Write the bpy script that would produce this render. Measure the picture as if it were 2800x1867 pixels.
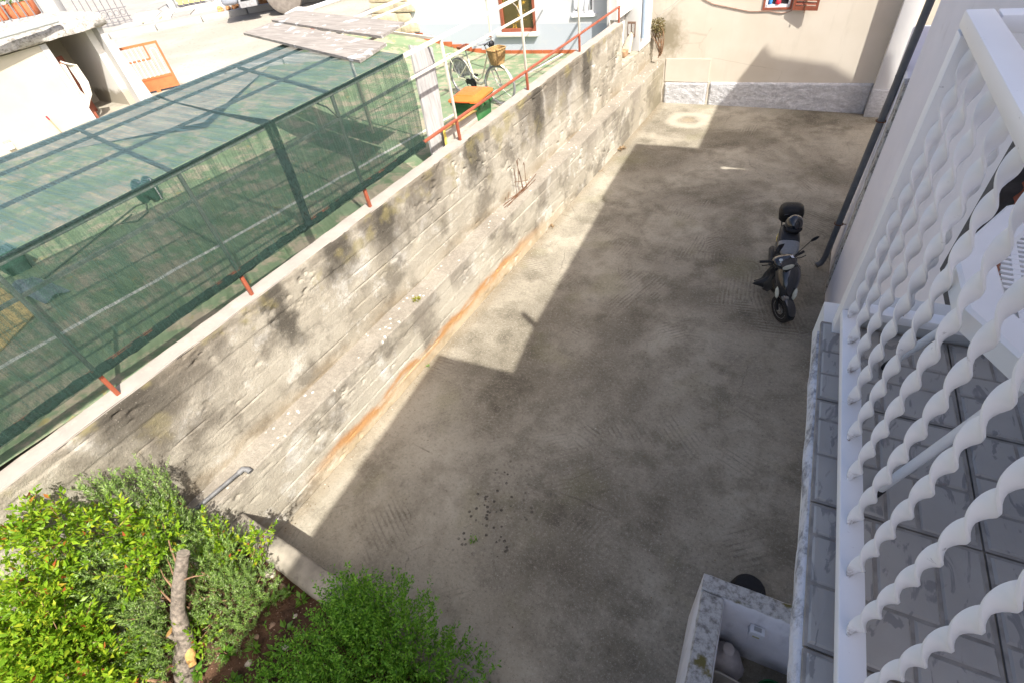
import bpy, bmesh, math, random
import numpy as np
from mathutils import Vector, Matrix
random.seed(7); rng = np.random.default_rng(11)
for o in list(bpy.data.objects): bpy.data.objects.remove(o)
S = bpy.context.scene
COL = S.collection
PI = math.pi

# ------------------------------------------------------------------ camera, sky, sun, exposure
cam = bpy.data.cameras.new('camera'); cam.lens = 17.791; cam.sensor_width = 36; cam.clip_start = .02; cam.clip_end = 800
camo = bpy.data.objects.new('camera', cam); COL.objects.link(camo)
camo.matrix_world = Matrix(((.857509, -.275984, .434179, 0), (.500282, .644144, -.578616, 0), (-.119986, .713380, .690429, 6.0), (0, 0, 0, 1)))
S.camera = camo
SUN = Vector((-.78, .38, -1.0))                       # the way the light travels
world = bpy.data.worlds.new('World'); S.world = world; world.use_nodes = True
wn = world.node_tree.nodes; wl = world.node_tree.links
bg = wn['Background']; sky = wn.new('ShaderNodeTexSky'); sky.sky_type = 'NISHITA'; sky.sun_disc = False
sky.sun_elevation = math.radians(49); sky.sun_rotation = math.radians(116); sky.air_density = .55; sky.dust_density = 4.0; sky.ozone_density = .4
wl.new(sky.outputs[0], bg.inputs[0]); bg.inputs[1].default_value = .15
sl = bpy.data.lights.new('sun', 'SUN'); sl.energy = 4.2; sl.angle = math.radians(.55); sl.color = (1.0, .955, .885)
so = bpy.data.objects.new('sun', sl); COL.objects.link(so); so.location = (20, -10, 30)
so.rotation_euler = SUN.to_track_quat('-Z', 'Y').to_euler()
S.view_settings.view_transform = 'Standard'; S.view_settings.look = 'None'; S.view_settings.gamma = 1
S.view_settings.exposure = 1.1; S.view_settings.use_curve_mapping = False
S.render.engine = 'CYCLES'
cy = S.cycles; cy.use_denoising = True; cy.use_adaptive_sampling = True; cy.adaptive_threshold = .018; cy.max_bounces = 6; cy.diffuse_bounces = 3; cy.glossy_bounces = 2
cy.transmission_bounces = 4; cy.transparent_max_bounces = 10; cy.caustics_reflective = False; cy.caustics_refractive = False
try: cy.denoiser = 'OPENIMAGEDENOISE'
except Exception: pass

# ------------------------------------------------------------------ object helpers
def tag(o, label=None, cat=None, group=None, kind=None):
    if label: o['label'] = label
    if cat: o['category'] = cat
    if group: o['group'] = group
    if kind: o['kind'] = kind
    return o
def thing(name, label, cat, loc=(0, 0, 0), rotz=0, group=None):
    o = bpy.data.objects.new(name, None); COL.objects.link(o); o.empty_display_size = .1
    o.location = loc; o.rotation_euler = (0, 0, rotz)
    return tag(o, label, cat, group)
def wloc(o):
    v = Vector((0, 0, 0))
    while o is not None: v += o.location; o = o.parent
    return v
def link(name, me, parent=None, mat=None):
    o = bpy.data.objects.new(name, me); COL.objects.link(o); o.parent = parent
    if mat is not None and not me.materials: me.materials.append(mat)
    return o
def dup(src, parent=None, loc=None, rot=None):
    c = src.copy(); COL.objects.link(c); c.parent = parent
    if loc is not None: c.location = loc
    if rot is not None: c.rotation_euler = rot
    for ch in list(src.children): dup(ch, c)
    return c

class MB:
    def __init__(s): s.v = []; s.f = []
    def add(s, vs, fs):
        n = len(s.v); s.v.extend([tuple(float(c) for c in v) for v in vs]); s.f.extend([tuple(n+i for i in f) for f in fs]); return s
    def box(s, x0, x1, y0, y1, z0, z1):
        return s.add([(x0,y0,z0),(x1,y0,z0),(x1,y1,z0),(x0,y1,z0),(x0,y0,z1),(x1,y0,z1),(x1,y1,z1),(x0,y1,z1)],
                     [(0,3,2,1),(4,5,6,7),(0,1,5,4),(1,2,6,5),(2,3,7,6),(3,0,4,7)])
    def obox(s, c, ax, ay, az):
        c = Vector(c); ax, ay, az = Vector(ax), Vector(ay), Vector(az)
        if ax.cross(ay).dot(az) < 0: ax = -ax
        p = [c+i*ax+j*ay+k*az for k in (-1, 1) for i, j in ((-1,-1),(1,-1),(1,1),(-1,1))]
        return s.add(p, [(0,3,2,1),(4,5,6,7),(0,1,5,4),(1,2,6,5),(2,3,7,6),(3,0,4,7)])
    def bar(s, a, b, w, h, up=(0, 0, 1)):                # rectangular bar from a to b, w across, h along up
        a, b = Vector(a), Vector(b); d = b-a; L = d.length; d.normalize()
        x = d.cross(Vector(up));
        if x.length < 1e-4: x = d.cross(Vector((1, 0, 0)))
        x.normalize(); u = x.cross(d)
        return s.obox((a+b)/2, x*w/2, d*L/2, u*h/2)
    def tube(s, pts, r, n=8, closed=False, flat=1.0):
        pts = [Vector(p) for p in pts]; m = len(pts)
        rs = list(r) if hasattr(r, '__len__') else [r]*m
        vs = []; up = None
        for i, p in enumerate(pts):
            if closed: t = pts[(i+1) % m]-pts[i-1]
            else: t = pts[min(i+1, m-1)]-pts[max(i-1, 0)]
            t.normalize()
            if up is None:
                a = Vector((0, 0, 1)) if abs(t.z) < .9 else Vector((1, 0, 0)); up = (a-t*a.dot(t)).normalized()
            else:
                up = up-t*up.dot(t)
                if up.length < 1e-5: up = t.orthogonal()
                up.normalize()
            q = t.cross(up)
            for k in range(n):
                a = 2*PI*k/n; vs.append(p+(up*math.cos(a)*flat+q*math.sin(a))*rs[i])
        fs = []
        for i in range(m if closed else m-1):
            j = (i+1) % m
            for k in range(n): fs.append((i*n+k, i*n+(k+1) % n, j*n+(k+1) % n, j*n+k))
        if not closed: fs += [tuple(reversed(range(n))), tuple((m-1)*n+k for k in range(n))]
        return s.add(vs, fs)
    def loft(s, rings, caps=True):
        n = len(rings[0]); vs = [p for r in rings for p in r]; fs = []
        for i in range(len(rings)-1):
            for k in range(n): fs.append((i*n+k, i*n+(k+1) % n, (i+1)*n+(k+1) % n, (i+1)*n+k))
        if caps: fs += [tuple(reversed(range(n))), tuple((len(rings)-1)*n+k for k in range(n))]
        return s.add(vs, fs)
    def lathe(s, prof, c, axis=(0, 0, 1), n=20):         # prof: (radius, height along axis)
        c = Vector(c); A = Vector(axis).normalized(); u = A.orthogonal().normalized(); w = A.cross(u)
        return s.loft([[c+A*h+(u*math.cos(2*PI*k/n)+w*math.sin(2*PI*k/n))*max(r, 1e-4) for k in range(n)] for r, h in prof])
    def prism(s, poly, z0, z1):
        n = len(poly); a = sum(poly[i][0]*poly[(i+1) % n][1]-poly[(i+1) % n][0]*poly[i][1] for i in range(n))
        if a < 0: poly = poly[::-1]
        return s.add([(x, y, z0) for x, y in poly]+[(x, y, z1) for x, y in poly],
                     [tuple(reversed(range(n))), tuple(range(n, 2*n))]+[(i, (i+1) % n, n+(i+1) % n, n+i) for i in range(n)])
    def slab(s, quad, th):                               # a thick board from 4+ coplanar points, thickness downwards along its normal
        q = [Vector(p) for p in quad]; nr = (q[1]-q[0]).cross(q[-1]-q[0]).normalized(); n = len(q)
        return s.add([p-nr*th for p in q]+q, [tuple(reversed(range(n))), tuple(range(n, 2*n))]+[(i, (i+1) % n, n+(i+1) % n, n+i) for i in range(n)])
    def build(s, name, mat, parent=None, smooth=False, world=True, bevel=0, seg=2, angle=40):
        me = bpy.data.meshes.new(name)
        off = wloc(parent) if (parent is not None and world) else Vector((0, 0, 0))
        me.from_pydata([(v[0]-off.x, v[1]-off.y, v[2]-off.z) for v in s.v], [], s.f)
        if bevel:
            bm = bmesh.new(); bm.from_mesh(me); bmesh.ops.remove_doubles(bm, verts=bm.verts, dist=1e-5)
            eds = [e for e in bm.edges if len(e.link_faces) == 2 and e.calc_face_angle(0) > .5]
            bmesh.ops.bevel(bm, geom=eds, offset=bevel, segments=seg, affect='EDGES', profile=.5, clamp_overlap=True); bm.to_mesh(me); bm.free()
        me.materials.append(mat)
        if smooth or bevel:
            me.polygons.foreach_set('use_smooth', [True]*len(me.polygons)); me.set_sharp_from_angle(angle=math.radians(angle))
        me.update()
        return link(name, me, parent)
def npmesh(name, V, F, mat, parent=None, smooth=True, angle=None):
    """fast mesh from numpy arrays; V (n,3), F (m,k)"""
    V = np.asarray(V, np.float32); F = np.asarray(F, np.int32); k = F.shape[1]
    if parent is not None: V = V-np.array(wloc(parent), np.float32)
    me = bpy.data.meshes.new(name); me.vertices.add(len(V)); me.vertices.foreach_set('co', V.ravel())
    me.loops.add(F.size); me.loops.foreach_set('vertex_index', F.ravel())
    me.polygons.add(len(F)); me.polygons.foreach_set('loop_start', np.arange(0, F.size, k, dtype=np.int32))
    me.polygons.foreach_set('loop_total', np.full(len(F), k, np.int32))
    me.update(calc_edges=True); me.validate()
    if smooth: me.polygons.foreach_set('use_smooth', [True]*len(me.polygons))
    if angle: me.set_sharp_from_angle(angle=math.radians(angle))
    me.materials.append(mat)
    return link(name, me, parent)
def vnoise(x, y, seed=0):
    """smooth value noise on arrays, about -1..1"""
    xi = np.floor(x).astype(np.int64); yi = np.floor(y).astype(np.int64); fx = x-xi; fy = y-yi
    fx = fx*fx*(3-2*fx); fy = fy*fy*(3-2*fy)
    def h(a, b):
        n = (a*374761393+b*668265263+seed*974634721) & 0xffffffff
        n = ((n ^ (n >> 13))*1274126177) & 0xffffffff
        return ((n ^ (n >> 16)) & 0xffff)/32767.5-1
    return (h(xi, yi)*(1-fx)+h(xi+1, yi)*fx)*(1-fy)+(h(xi, yi+1)*(1-fx)+h(xi+1, yi+1)*fx)*fy
def fbm(x, y, seed=0, o=4):
    return sum(vnoise(x*2**i, y*2**i, seed+i)*.5**i for i in range(o))/1.6

# ------------------------------------------------------------------ material helpers
class NT:
    def __init__(s, name, rough=.8, spec=.3):
        s.m = bpy.data.materials.new(name); s.m.use_nodes = True; s.t = s.m.node_tree; s.n = s.t.nodes
        s.b = s.n['Principled BSDF']; s.out = s.n['Material Output']; s.b.inputs['Roughness'].default_value = rough; s.b.inputs['Specular IOR Level'].default_value = spec
        s.P = s.n.new('ShaderNodeNewGeometry').outputs['Position']; s._sep = None
    def set(s, sock, v):
        if isinstance(v, bpy.types.NodeSocket): s.t.links.new(v, sock)
        elif isinstance(v, (tuple, list)) and len(v) == 3 and sock.type == 'RGBA': sock.default_value = (*v, 1)
        else: sock.default_value = v
    def xyz(s):
        if s._sep is None:
            s._sep = s.n.new('ShaderNodeSeparateXYZ'); s.t.links.new(s.P, s._sep.inputs[0])
        return s._sep.outputs
    def vec(s, x, y, z):
        c = s.n.new('ShaderNodeCombineXYZ'); s.set(c.inputs[0], x); s.set(c.inputs[1], y); s.set(c.inputs[2], z); return c.outputs[0]
    def sv(s, k, v=None):
        m = s.n.new('ShaderNodeVectorMath'); m.operation = 'MULTIPLY'; s.set(m.inputs[0], v or s.P); m.inputs[1].default_value = k; return m.outputs[0]
    def noise(s, scale, v=None, detail=4, rough=.55, dist=0, out=0):
        n = s.n.new('ShaderNodeTexNoise'); s.set(n.inputs['Vector'], v or s.P); n.inputs['Scale'].default_value = scale
        n.inputs['Detail'].default_value = detail; n.inputs['Roughness'].default_value = rough; n.inputs['Distortion'].default_value = dist; return n.outputs[out]
    def vor(s, scale, v=None, feature='F1', out='Distance', rnd=1):
        n = s.n.new('ShaderNodeTexVoronoi'); n.feature = feature; s.set(n.inputs['Vector'], v or s.P); n.inputs['Scale'].default_value = scale
        n.inputs['Randomness'].default_value = rnd; return n.outputs[out]
    def mr(s, f, lo, hi, a=0, b=1, smooth=True):
        n = s.n.new('ShaderNodeMapRange'); n.interpolation_type = 'SMOOTHSTEP' if smooth else 'LINEAR'; s.set(n.inputs[0], f)
        for i, x in ((1, lo), (2, hi), (3, a), (4, b)): s.set(n.inputs[i], x)
        return n.outputs[0]
    def ma(s, op, a, b=0, c=0):
        n = s.n.new('ShaderNodeMath'); n.operation = op; s.set(n.inputs[0], a); s.set(n.inputs[1], b); s.set(n.inputs[2], c); return n.outputs[0]
    def mix(s, f, a, b, mode='MIX'):
        n = s.n.new('ShaderNodeMix'); n.data_type = 'RGBA'; n.blend_type = mode; s.set(n.inputs[0], f); s.set(n.inputs[6], a); s.set(n.inputs[7], b); return n.outputs[2]
    def band(s, v, c, w, soft):                          # 1 inside |v-c|<w, fading over soft
        return s.mr(s.ma('ABSOLUTE', s.ma('SUBTRACT', v, c)), w, s.ma('ADD', w, soft) if not isinstance(w, (int, float)) else w+soft, 1, 0)
    def col(s, c): s.set(s.b.inputs['Base Color'], c); return s
    def rough(s, r): s.set(s.b.inputs['Roughness'], r); return s
    def bump(s, h, strength=.5, dist=.01):
        n = s.n.new('ShaderNodeBump'); n.inputs['Strength'].default_value = strength; n.inputs['Distance'].default_value = dist; s.set(n.inputs['Height'], h)
        s.t.links.new(n.outputs[0], s.b.inputs['Normal']); return s
def simple(name, c, rough=.6, var=.12, scale=8, bump=.15, metal=0, spec=.3, bdist=.004, dirt=None, dscale=3, coat=0):
    """plain paint, metal or plaster with a little colour variation, fine relief and optional dirt"""
    t = NT(name, rough, spec); d = tuple(max(0, x*(1-var)) for x in c); l = tuple(min(1, x*(1+var)) for x in c)
    k = t.mix(t.mr(t.noise(scale), .3, .7), d, l)
    if dirt: k = t.mix(t.mr(t.noise(dscale, detail=8, rough=.7), .52, .72), k, dirt)
    t.col(k); t.b.inputs['Metallic'].default_value = metal; t.b.inputs['Coat Weight'].default_value = coat
    t.rough(t.mr(t.noise(scale*2.3), .25, .75, max(0, rough-.1), min(1, rough+.1)))
    if bump: t.bump(t.noise(scale*6, detail=5), bump, bdist)
    return t.m
# ------------------------------------------------------------------ big surface materials
def m_yard():
    t = NT('yard_concrete', .9, .2); x, y, z = t.xyz()
    big = t.noise(.55, detail=5, rough=.6); mid = t.noise(2.2, detail=6, rough=.65); fine = t.noise(38, detail=4, rough=.7)
    c = t.mix(t.mr(big, .32, .68), (.185, .168, .132), (.30, .275, .222))
    c = t.mix(t.mr(mid, .35, .7), c, (.35, .322, .262))
    c = t.mix(t.mr(t.noise(.33, detail=6, rough=.62, dist=.5), .36, .64), t.mix(1, c, (.58, .56, .52), 'MULTIPLY'), t.mix(1, c, (1.22, 1.21, 1.18), 'MULTIPLY'))
    c = t.mix(t.ma('MULTIPLY', t.mr(t.noise(1.1, detail=7, rough=.7), .5, .72), .55), c, (.085, .076, .061))      # grime
    c = t.mix(t.ma('MULTIPLY', t.mr(t.noise(.8, t.sv((1, 1, 1), t.vec(x, t.ma('ADD', y, 31), z)), detail=5), .56, .7), .3), c, (.20, .19, .095))   # moss tint
    # trowel and broom strokes: patches, each brushed its own way
    vx = t.vec(t.ma('ADD', x, t.mr(t.noise(1.5), 0, 1, -.35, .35, False)), t.ma('ADD', y, t.mr(t.noise(1.7), 0, 1, -.35, .35, False)), 0)
    cell = t.vor(.95, vx, out='Color'); sc = t.n.new('ShaderNodeSeparateXYZ'); t.t.links.new(cell, sc.inputs[0])
    ang = t.ma('MULTIPLY', sc.outputs[0], 3.14)
    u = t.ma('ADD', t.ma('MULTIPLY', x, t.ma('COSINE', ang)), t.ma('MULTIPLY', y, t.ma('SINE', ang)))
    v = t.ma('SUBTRACT', t.ma('MULTIPLY', y, t.ma('COSINE', ang)), t.ma('MULTIPLY', x, t.ma('SINE', ang)))
    st = t.noise(1, t.vec(t.ma('MULTIPLY', u, 52), t.ma('MULTIPLY', v, 3.5), sc.outputs[1]), detail=3, rough=.6)
    st = t.ma('ADD', t.ma('MULTIPLY', st, .55), t.ma('MULTIPLY', t.mr(t.ma('SINE', t.ma('ADD', t.ma('MULTIPLY', u, 96), t.mr(t.noise(1.4, detail=2), 0, 1, -2.5, 2.5, False))), -1, 1, .25, .75, False), .45))
    cover = t.ma('MULTIPLY', t.mr(t.noise(.9, detail=3), .46, .62), t.mr(sc.outputs[2], .35, .65, .08, 1))
    sm = t.ma('MULTIPLY', t.mr(st, .52, .66), cover)
    c = t.mix(t.ma('MULTIPLY', sm, .42), c, (.35, .32, .26))
    sd = t.ma('MULTIPLY', t.mr(st, .46, .34), cover)
    c = t.mix(t.ma('MULTIPLY', sd, .42), c, (.085, .075, .058))
    # hairline cracks and a couple of pour joints
    wob = t.mr(t.noise(1.3, detail=5), 0, 1, -.25, .25, False)
    j = t.ma('MAXIMUM', t.band(t.ma('ADD', y, t.ma('ADD', t.ma('MULTIPLY', x, .10), wob)), 8.55, .004, .012), t.band(t.ma('ADD', y, t.ma('ADD', t.ma('MULTIPLY', x, -.12), t.ma('MULTIPLY', wob, .5))), 3.05, .003, .010))
    cr = t.mr(t.vor(.42, t.vec(t.ma('ADD', x, wob), t.ma('ADD', y, wob), 0), 'DISTANCE_TO_EDGE'), .0, .006, 1, 0)
    j = t.ma('MULTIPLY', t.ma('MAXIMUM', j, t.ma('MULTIPLY', cr, .5)), t.mr(t.noise(1.1), .5, .62))
    c = t.mix(t.ma('MULTIPLY', j, .5), c, (.09, .072, .052))
    gr = t.noise(24, detail=6, rough=.8); c = t.mix(t.ma('MULTIPLY', t.mr(gr, .52, .66), .42), c, (.45, .415, .345)); c = t.mix(t.ma('MULTIPLY', t.mr(gr, .47, .34), .5), c, (.075, .067, .052))
    # dark splashes in the near half, a pale dried ring by the far wall, dirt along the retaining wall
    sp = t.ma('MULTIPLY', t.mr(t.ma('ADD', t.vor(15, t.vec(x, y, 0)), t.mr(t.noise(40), 0, 1, -.1, .1, False)), .24, .34, 1, 0), t.mr(t.vor(15, t.vec(x, y, 0), out='Color'), .3, .4))
    dx = t.ma('SUBTRACT', x, -2.4); dy = t.ma('SUBTRACT', y, 2.3)
    rad = t.ma('SQRT', t.ma('ADD', t.ma('MULTIPLY', dx, dx), t.ma('MULTIPLY', t.ma('MULTIPLY', dy, dy), .6)))
    c = t.mix(t.ma('MULTIPLY', t.ma('MULTIPLY', sp, t.mr(t.ma('ADD', rad, t.mr(t.noise(3, detail=5), 0, 1, -.7, .7, False)), .25, .6, 1, 0)), .85), c, (.055, .047, .04))
    rx = t.ma('SUBTRACT', x, -3.66); ry = t.ma('SUBTRACT', y, 14.75)
    rr = t.ma('ADD', t.ma('SQRT', t.ma('ADD', t.ma('MULTIPLY', rx, rx), t.ma('MULTIPLY', t.ma('MULTIPLY', ry, ry), 1.2))), t.mr(t.noise(2.6, detail=5), 0, 1, -.2, .2, False))
    c = t.mix(t.ma('MULTIPLY', t.band(rr, .45, .04, .22), .6), c, (.43, .39, .315))
    c = t.mix(t.ma('MULTIPLY', t.mr(rr, .05, .3, 1, 0), .5), c, (.27, .21, .13))
    c = t.mix(t.ma('MULTIPLY', t.mr(t.ma('ADD', x, t.mr(t.noise(5), 0, 1, -.1, .1, False)), -4.78, -4.55, 1, 0), .45), c, (.21, .17, .11))
    c = t.mix(t.ma('MULTIPLY', t.mr(t.noise(60, detail=2), .61, .69), .45), c, (.48, .45, .38))              # pale grit
    c = t.mix(t.ma('MULTIPLY', t.mr(t.noise(55, t.sv((1, 1, 1), t.vec(y, x, z)), detail=2), .63, .72), .5), c, (.085, .072, .06))
    t.col(c)
    h = t.ma('ADD', t.ma('MULTIPLY', fine, .35), t.ma('ADD', t.ma('MULTIPLY', t.ma('MULTIPLY', st, cover), .8), t.ma('ADD', t.ma('MULTIPLY', mid, .4), t.ma('MULTIPLY', j, -1.2))))
    t.bump(h, .8, .012)
    return t.m
def m_wall(name, low):
    t = NT(name, .92, .2); x, y, z = t.xyz()
    big = t.noise(.9, t.sv((1, .8, .9)), detail=5, rough=.6); mid = t.noise(2.6, t.sv((1, .9, .9)), detail=7, rough=.68); fine = t.noise(45, detail=4, rough=.7)
    c = t.mix(t.mr(big, .35, .65), (.30, .27, .212), (.40, .368, .30))
    c = t.mix(t.ma('MULTIPLY', t.mr(mid, .53, .66), .65), c, (.52, .50, .45))            # bleached cement skin
    c = t.mix(t.ma('MULTIPLY', t.mr(t.noise(1.4, t.sv((1, .8, .9)), detail=6, rough=.65), .48, .64), .8), c, (.135, .118, .092))
    # long drip stains, wider at the top
    dr = t.noise(1.15, t.vec(0, t.ma('ADD', y, t.mr(t.noise(2.5), 0, 1, -.15, .15, False)), t.ma('MULTIPLY', z, .18)), detail=4, rough=.55)
    if not low:
        top = t.mr(t.ma('ADD', z, t.mr(t.noise(2.4, detail=5), 0, 1, -.5, .5, False)), 1.45, 2.75)
        c = t.mix(t.ma('MULTIPLY', t.ma('MULTIPLY', t.mr(dr, .47, .6), top), .9), c, (.105, .09, .07))
        c = t.mix(t.ma('MULTIPLY', t.mr(t.ma('ADD', z, t.mr(t.noise(6, detail=6), 0, 1, -.22, .22, False)), 2.5, 2.72), .65), c, (.17, .145, .11))
        for yc, w, zb in ((2.35, .13, 1.75), (3.45, .22, 2.1), (.55, .3, 2.2), (4.35, .15, 2.0), (6.65, .2, 1.95), (8.95, .16, 1.7), (11.25, .2, 1.6)):   # run-off below each fence post
            b = t.band(t.ma('ADD', y, t.mr(t.noise(5, detail=5), 0, 1, -.22, .22, False)), yc, w*.5, w*1.3)
            b = t.ma('MULTIPLY', b, t.mr(t.ma('ADD', z, t.mr(t.noise(4, detail=4), 0, 1, -.3, .3, False)), zb-.25, zb+.45))
            c = t.mix(t.ma('MULTIPLY', b, .92), c, (.066, .058, .046))
        c = t.mix(t.ma('MULTIPLY', t.ma('MULTIPLY', t.mr(t.noise(2.2, detail=6), .54, .66), top), .6), c, (.235, .20, .085))    # ochre lichen
        c = t.mix(t.ma('MULTIPLY', t.mr(z, 1.5, 1.15), t.mr(t.noise(3, t.sv((1, .5, 1))), .4, .65, 0, .6)), c, (.24, .185, .115))
    else:
        c = t.mix(t.ma('MULTIPLY', t.ma('MULTIPLY', t.mr(dr, .5, .62), t.mr(z, .35, 1.1)), .8), c, (.21, .185, .15))
        # rusty seep along the foot
        zb = t.ma('ADD', z, t.mr(t.noise(1.6, t.sv((1, .7, 1)), detail=6), 0, 1, -.2, .2, False))
        r = t.ma('MULTIPLY', t.band(zb, .25, .02, .14), t.ma('MULTIPLY', t.mr(y, 1.2, 2.2), t.mr(y, 8.6, 6.2)))
        r = t.ma('MULTIPLY', r, t.mr(t.noise(1.9, t.sv((1, .8, 2.5)), detail=6), .31, .5))
        c = t.mix(t.ma('MULTIPLY', r, .9), c, (.36, .16, .045))
        r2 = t.ma('MULTIPLY', t.mr(zb, .38, .1), t.ma('MULTIPLY', t.mr(y, .9, 2.0), t.mr(y, 10.5, 7)))
        c = t.mix(t.ma('MULTIPLY', r2, .42), c, (.48, .34, .175))
        c = t.mix(t.ma('MULTIPLY', t.mr(y, 14.2, 15.4), .55), c, (.185, .16, .10))
        top = t.mr(z, 1.08, 1.13)
        c = t.mix(t.ma('MULTIPLY', top, .7), c, t.mix(t.mr(t.noise(22, detail=7, rough=.8), .42, .6), (.235, .208, .17), (.31, .28, .232)))
        li = t.ma('MULTIPLY', t.mr(t.vor(12, t.vec(x, y, 0)), .2, .27, 1, 0), t.mr(t.vor(12, t.vec(x, y, 0), out='Color'), .6, .66))
        c = t.mix(t.ma('MULTIPLY', t.ma('MULTIPLY', li, top), t.mr(t.noise(1.2), .42, .55)), c, (.66, .63, .56))   # white lichen discs
    c = t.mix(t.ma('MULTIPLY', t.mr(fine, .6, .75), .5), c, (.62, .57, .48))
    c = t.mix(t.ma('MULTIPLY', t.mr(t.noise(60, detail=3), .6, .74), .6), c, (.15, .125, .095))
    t.col(c)
    t.bump(t.ma('ADD', fine, t.ma('MULTIPLY', t.noise(14, detail=6, rough=.7), 1.3)), .75, .012)
    return t.m
def m_green():
    t = NT('green_floor_paint', .75, .3); x, y, z = t.xyz()
    c = t.mix(t.mr(t.noise(1.6, detail=5), .3, .7), (.125, .185, .095), (.185, .245, .145))
    c = t.mix(t.mr(t.noise(2.1, detail=8, rough=.72), .46, .60), c, (.32, .28, .20))        # worn-through patches
    c = t.mix(t.mr(t.noise(5, detail=6), .64, .7), c, (.28, .25, .11))
    c = t.mix(t.band(t.ma('ADD', x, t.mr(t.noise(2), 0, 1, -.04, .04, False)), -6.95, .03, .015), c, (.62, .60, .55))
    t.col(c); t.bump(t.noise(30, detail=5), .4, .006); return t.m
def m_road():
    t = NT('dusty_road', .95, .1)
    c = t.mix(t.mr(t.noise(.5, detail=6), .35, .65), (.31, .282, .235), (.37, .345, .30))
    c = t.mix(t.mr(t.noise(9, detail=6, rough=.75), .58, .68), c, (.19, .16, .115))
    t.col(c); t.bump(t.noise(18, detail=6), .8, .02); return t.m
def m_plaster(name, a, b, dirt=None, scale=1.2, bump=.35):
    t = NT(name, .9, .2); x, y, z = t.xyz()
    c = t.mix(t.mr(t.noise(scale, detail=5), .35, .65), a, b)
    if dirt:
        c = t.mix(t.ma('MULTIPLY', t.mr(t.noise(2.3, t.sv((1, 1, .6)), detail=7, rough=.7), .58, .74), .45), c, dirt)
    t.col(c); t.bump(t.ma('ADD', t.noise(60, detail=4), t.ma('MULTIPLY', t.noise(5, detail=3), .6)), bump, .004); return t.m
def m_rough_plinth():
    t = NT('rough_grey_render', .95, .15)
    h = t.ma('ADD', t.noise(9, t.sv((1, 1, 1.8)), detail=6, rough=.65), t.ma('MULTIPLY', t.noise(28, detail=4), .6))
    t.col(t.mix(t.mr(h, .6, 1.05), (.42, .42, .425), (.60, .60, .605))); t.bump(h, .7, .03); return t.m
def m_mossy(name, base, dark, moss, soft=.5):
    t = NT(name, .95, .15)
    c = t.mix(t.mr(t.noise(14, detail=8, rough=.75), .44, .62), base, dark)
    c = t.mix(t.mr(t.noise(5, detail=7, rough=.7), .58, .7), c, moss)
    t.col(c); t.bump(t.ma('ADD', t.noise(40, detail=5), t.noise(12, detail=5)), .9, .015); return t.m
def m_wood(name, a, b, ax=(1, 18, 18), white=0):
    t = NT(name, .85, .2)
    g = t.noise(1.5, t.sv(ax), detail=6, rough=.65, dist=.4)
    c = t.mix(t.mr(g, .3, .7), a, b)
    if white: c = t.mix(t.mr(t.noise(4.5, detail=5), .6, .67), c, (white, white*.97, white*.93))
    t.col(c); t.bump(g, .6, .008); return t.m
def m_net(name, cover, ax, thr):
    t = NT(name, .55, .25); x, y, z = t.xyz()
    st = t.noise(1, t.vec(t.ma('MULTIPLY', x, ax[0]), t.ma('MULTIPLY', y, ax[1]), t.ma('MULTIPLY', z, ax[2])), detail=3, rough=.6)
    bandn = t.noise(1, t.vec(t.ma('MULTIPLY', x, ax[0]*.3), t.ma('MULTIPLY', y, ax[1]*.22), t.ma('MULTIPLY', z, ax[2]*.3)), detail=2)
    weave = t.noise(150, detail=1)
    c = t.mix(t.mr(st, .3, .7), tuple(k*.55 for k in thr), thr); t.col(c)
    fac = t.ma('ADD', cover, t.ma('ADD', t.mr(st, .3, .7, -.13, .13), t.ma('ADD', t.mr(bandn, .35, .65, -.08, .08), t.mr(weave, .4, .6, -.12, .12))))
    tr = t.n.new('ShaderNodeBsdfTransparent'); mx = t.n.new('ShaderNodeMixShader'); tl = t.n.new('ShaderNodeBsdfTranslucent'); m2 = t.n.new('ShaderNodeMixShader')
    tl.inputs[0].default_value = (.07, .13, .095, 1); m2.inputs[0].default_value = .2
    t.t.links.new(t.b.outputs[0], m2.inputs[1]); t.t.links.new(tl.outputs[0], m2.inputs[2])
    t.set(mx.inputs[0], fac); t.t.links.new(tr.outputs[0], mx.inputs[1]); t.t.links.new(m2.outputs[0], mx.inputs[2]); t.t.links.new(mx.outputs[0], t.out.inputs[0])
    return t.m
def m_leaf(name, cols, trans=.35, rough=.45):
    """leaf colours, picked per leaf"""
    t = NT(name, rough, .35); r = t.n.new('ShaderNodeNewGeometry').outputs['Random Per Island']
    rp = t.n.new('ShaderNodeValToRGB'); t.set(rp.inputs[0], r); e = rp.color_ramp.elements
    while len(e) < len(cols): e.new(.5)
    for i, (p, c) in enumerate(cols): e[i].position = p; e[i].color = (*c, 1)
    rp.color_ramp.interpolation = 'LINEAR'; t.col(rp.outputs[0])
    tl = t.n.new('ShaderNodeBsdfTranslucent'); mx = t.n.new('ShaderNodeMixShader'); t.set(tl.inputs[0], rp.outputs[0]); mx.inputs[0].default_value = trans
    t.t.links.new(t.b.outputs[0], mx.inputs[1]); t.t.links.new(tl.outputs[0], mx.inputs[2]); t.t.links.new(mx.outputs[0], t.out.inputs[0]); return t.m
def m_glass(name, c, rough=.08):
    t = NT(name, rough, .5); t.col(c); t.b.inputs['Coat Weight'].default_value = .6; t.b.inputs['Coat Roughness'].default_value = .03; return t.m

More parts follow.
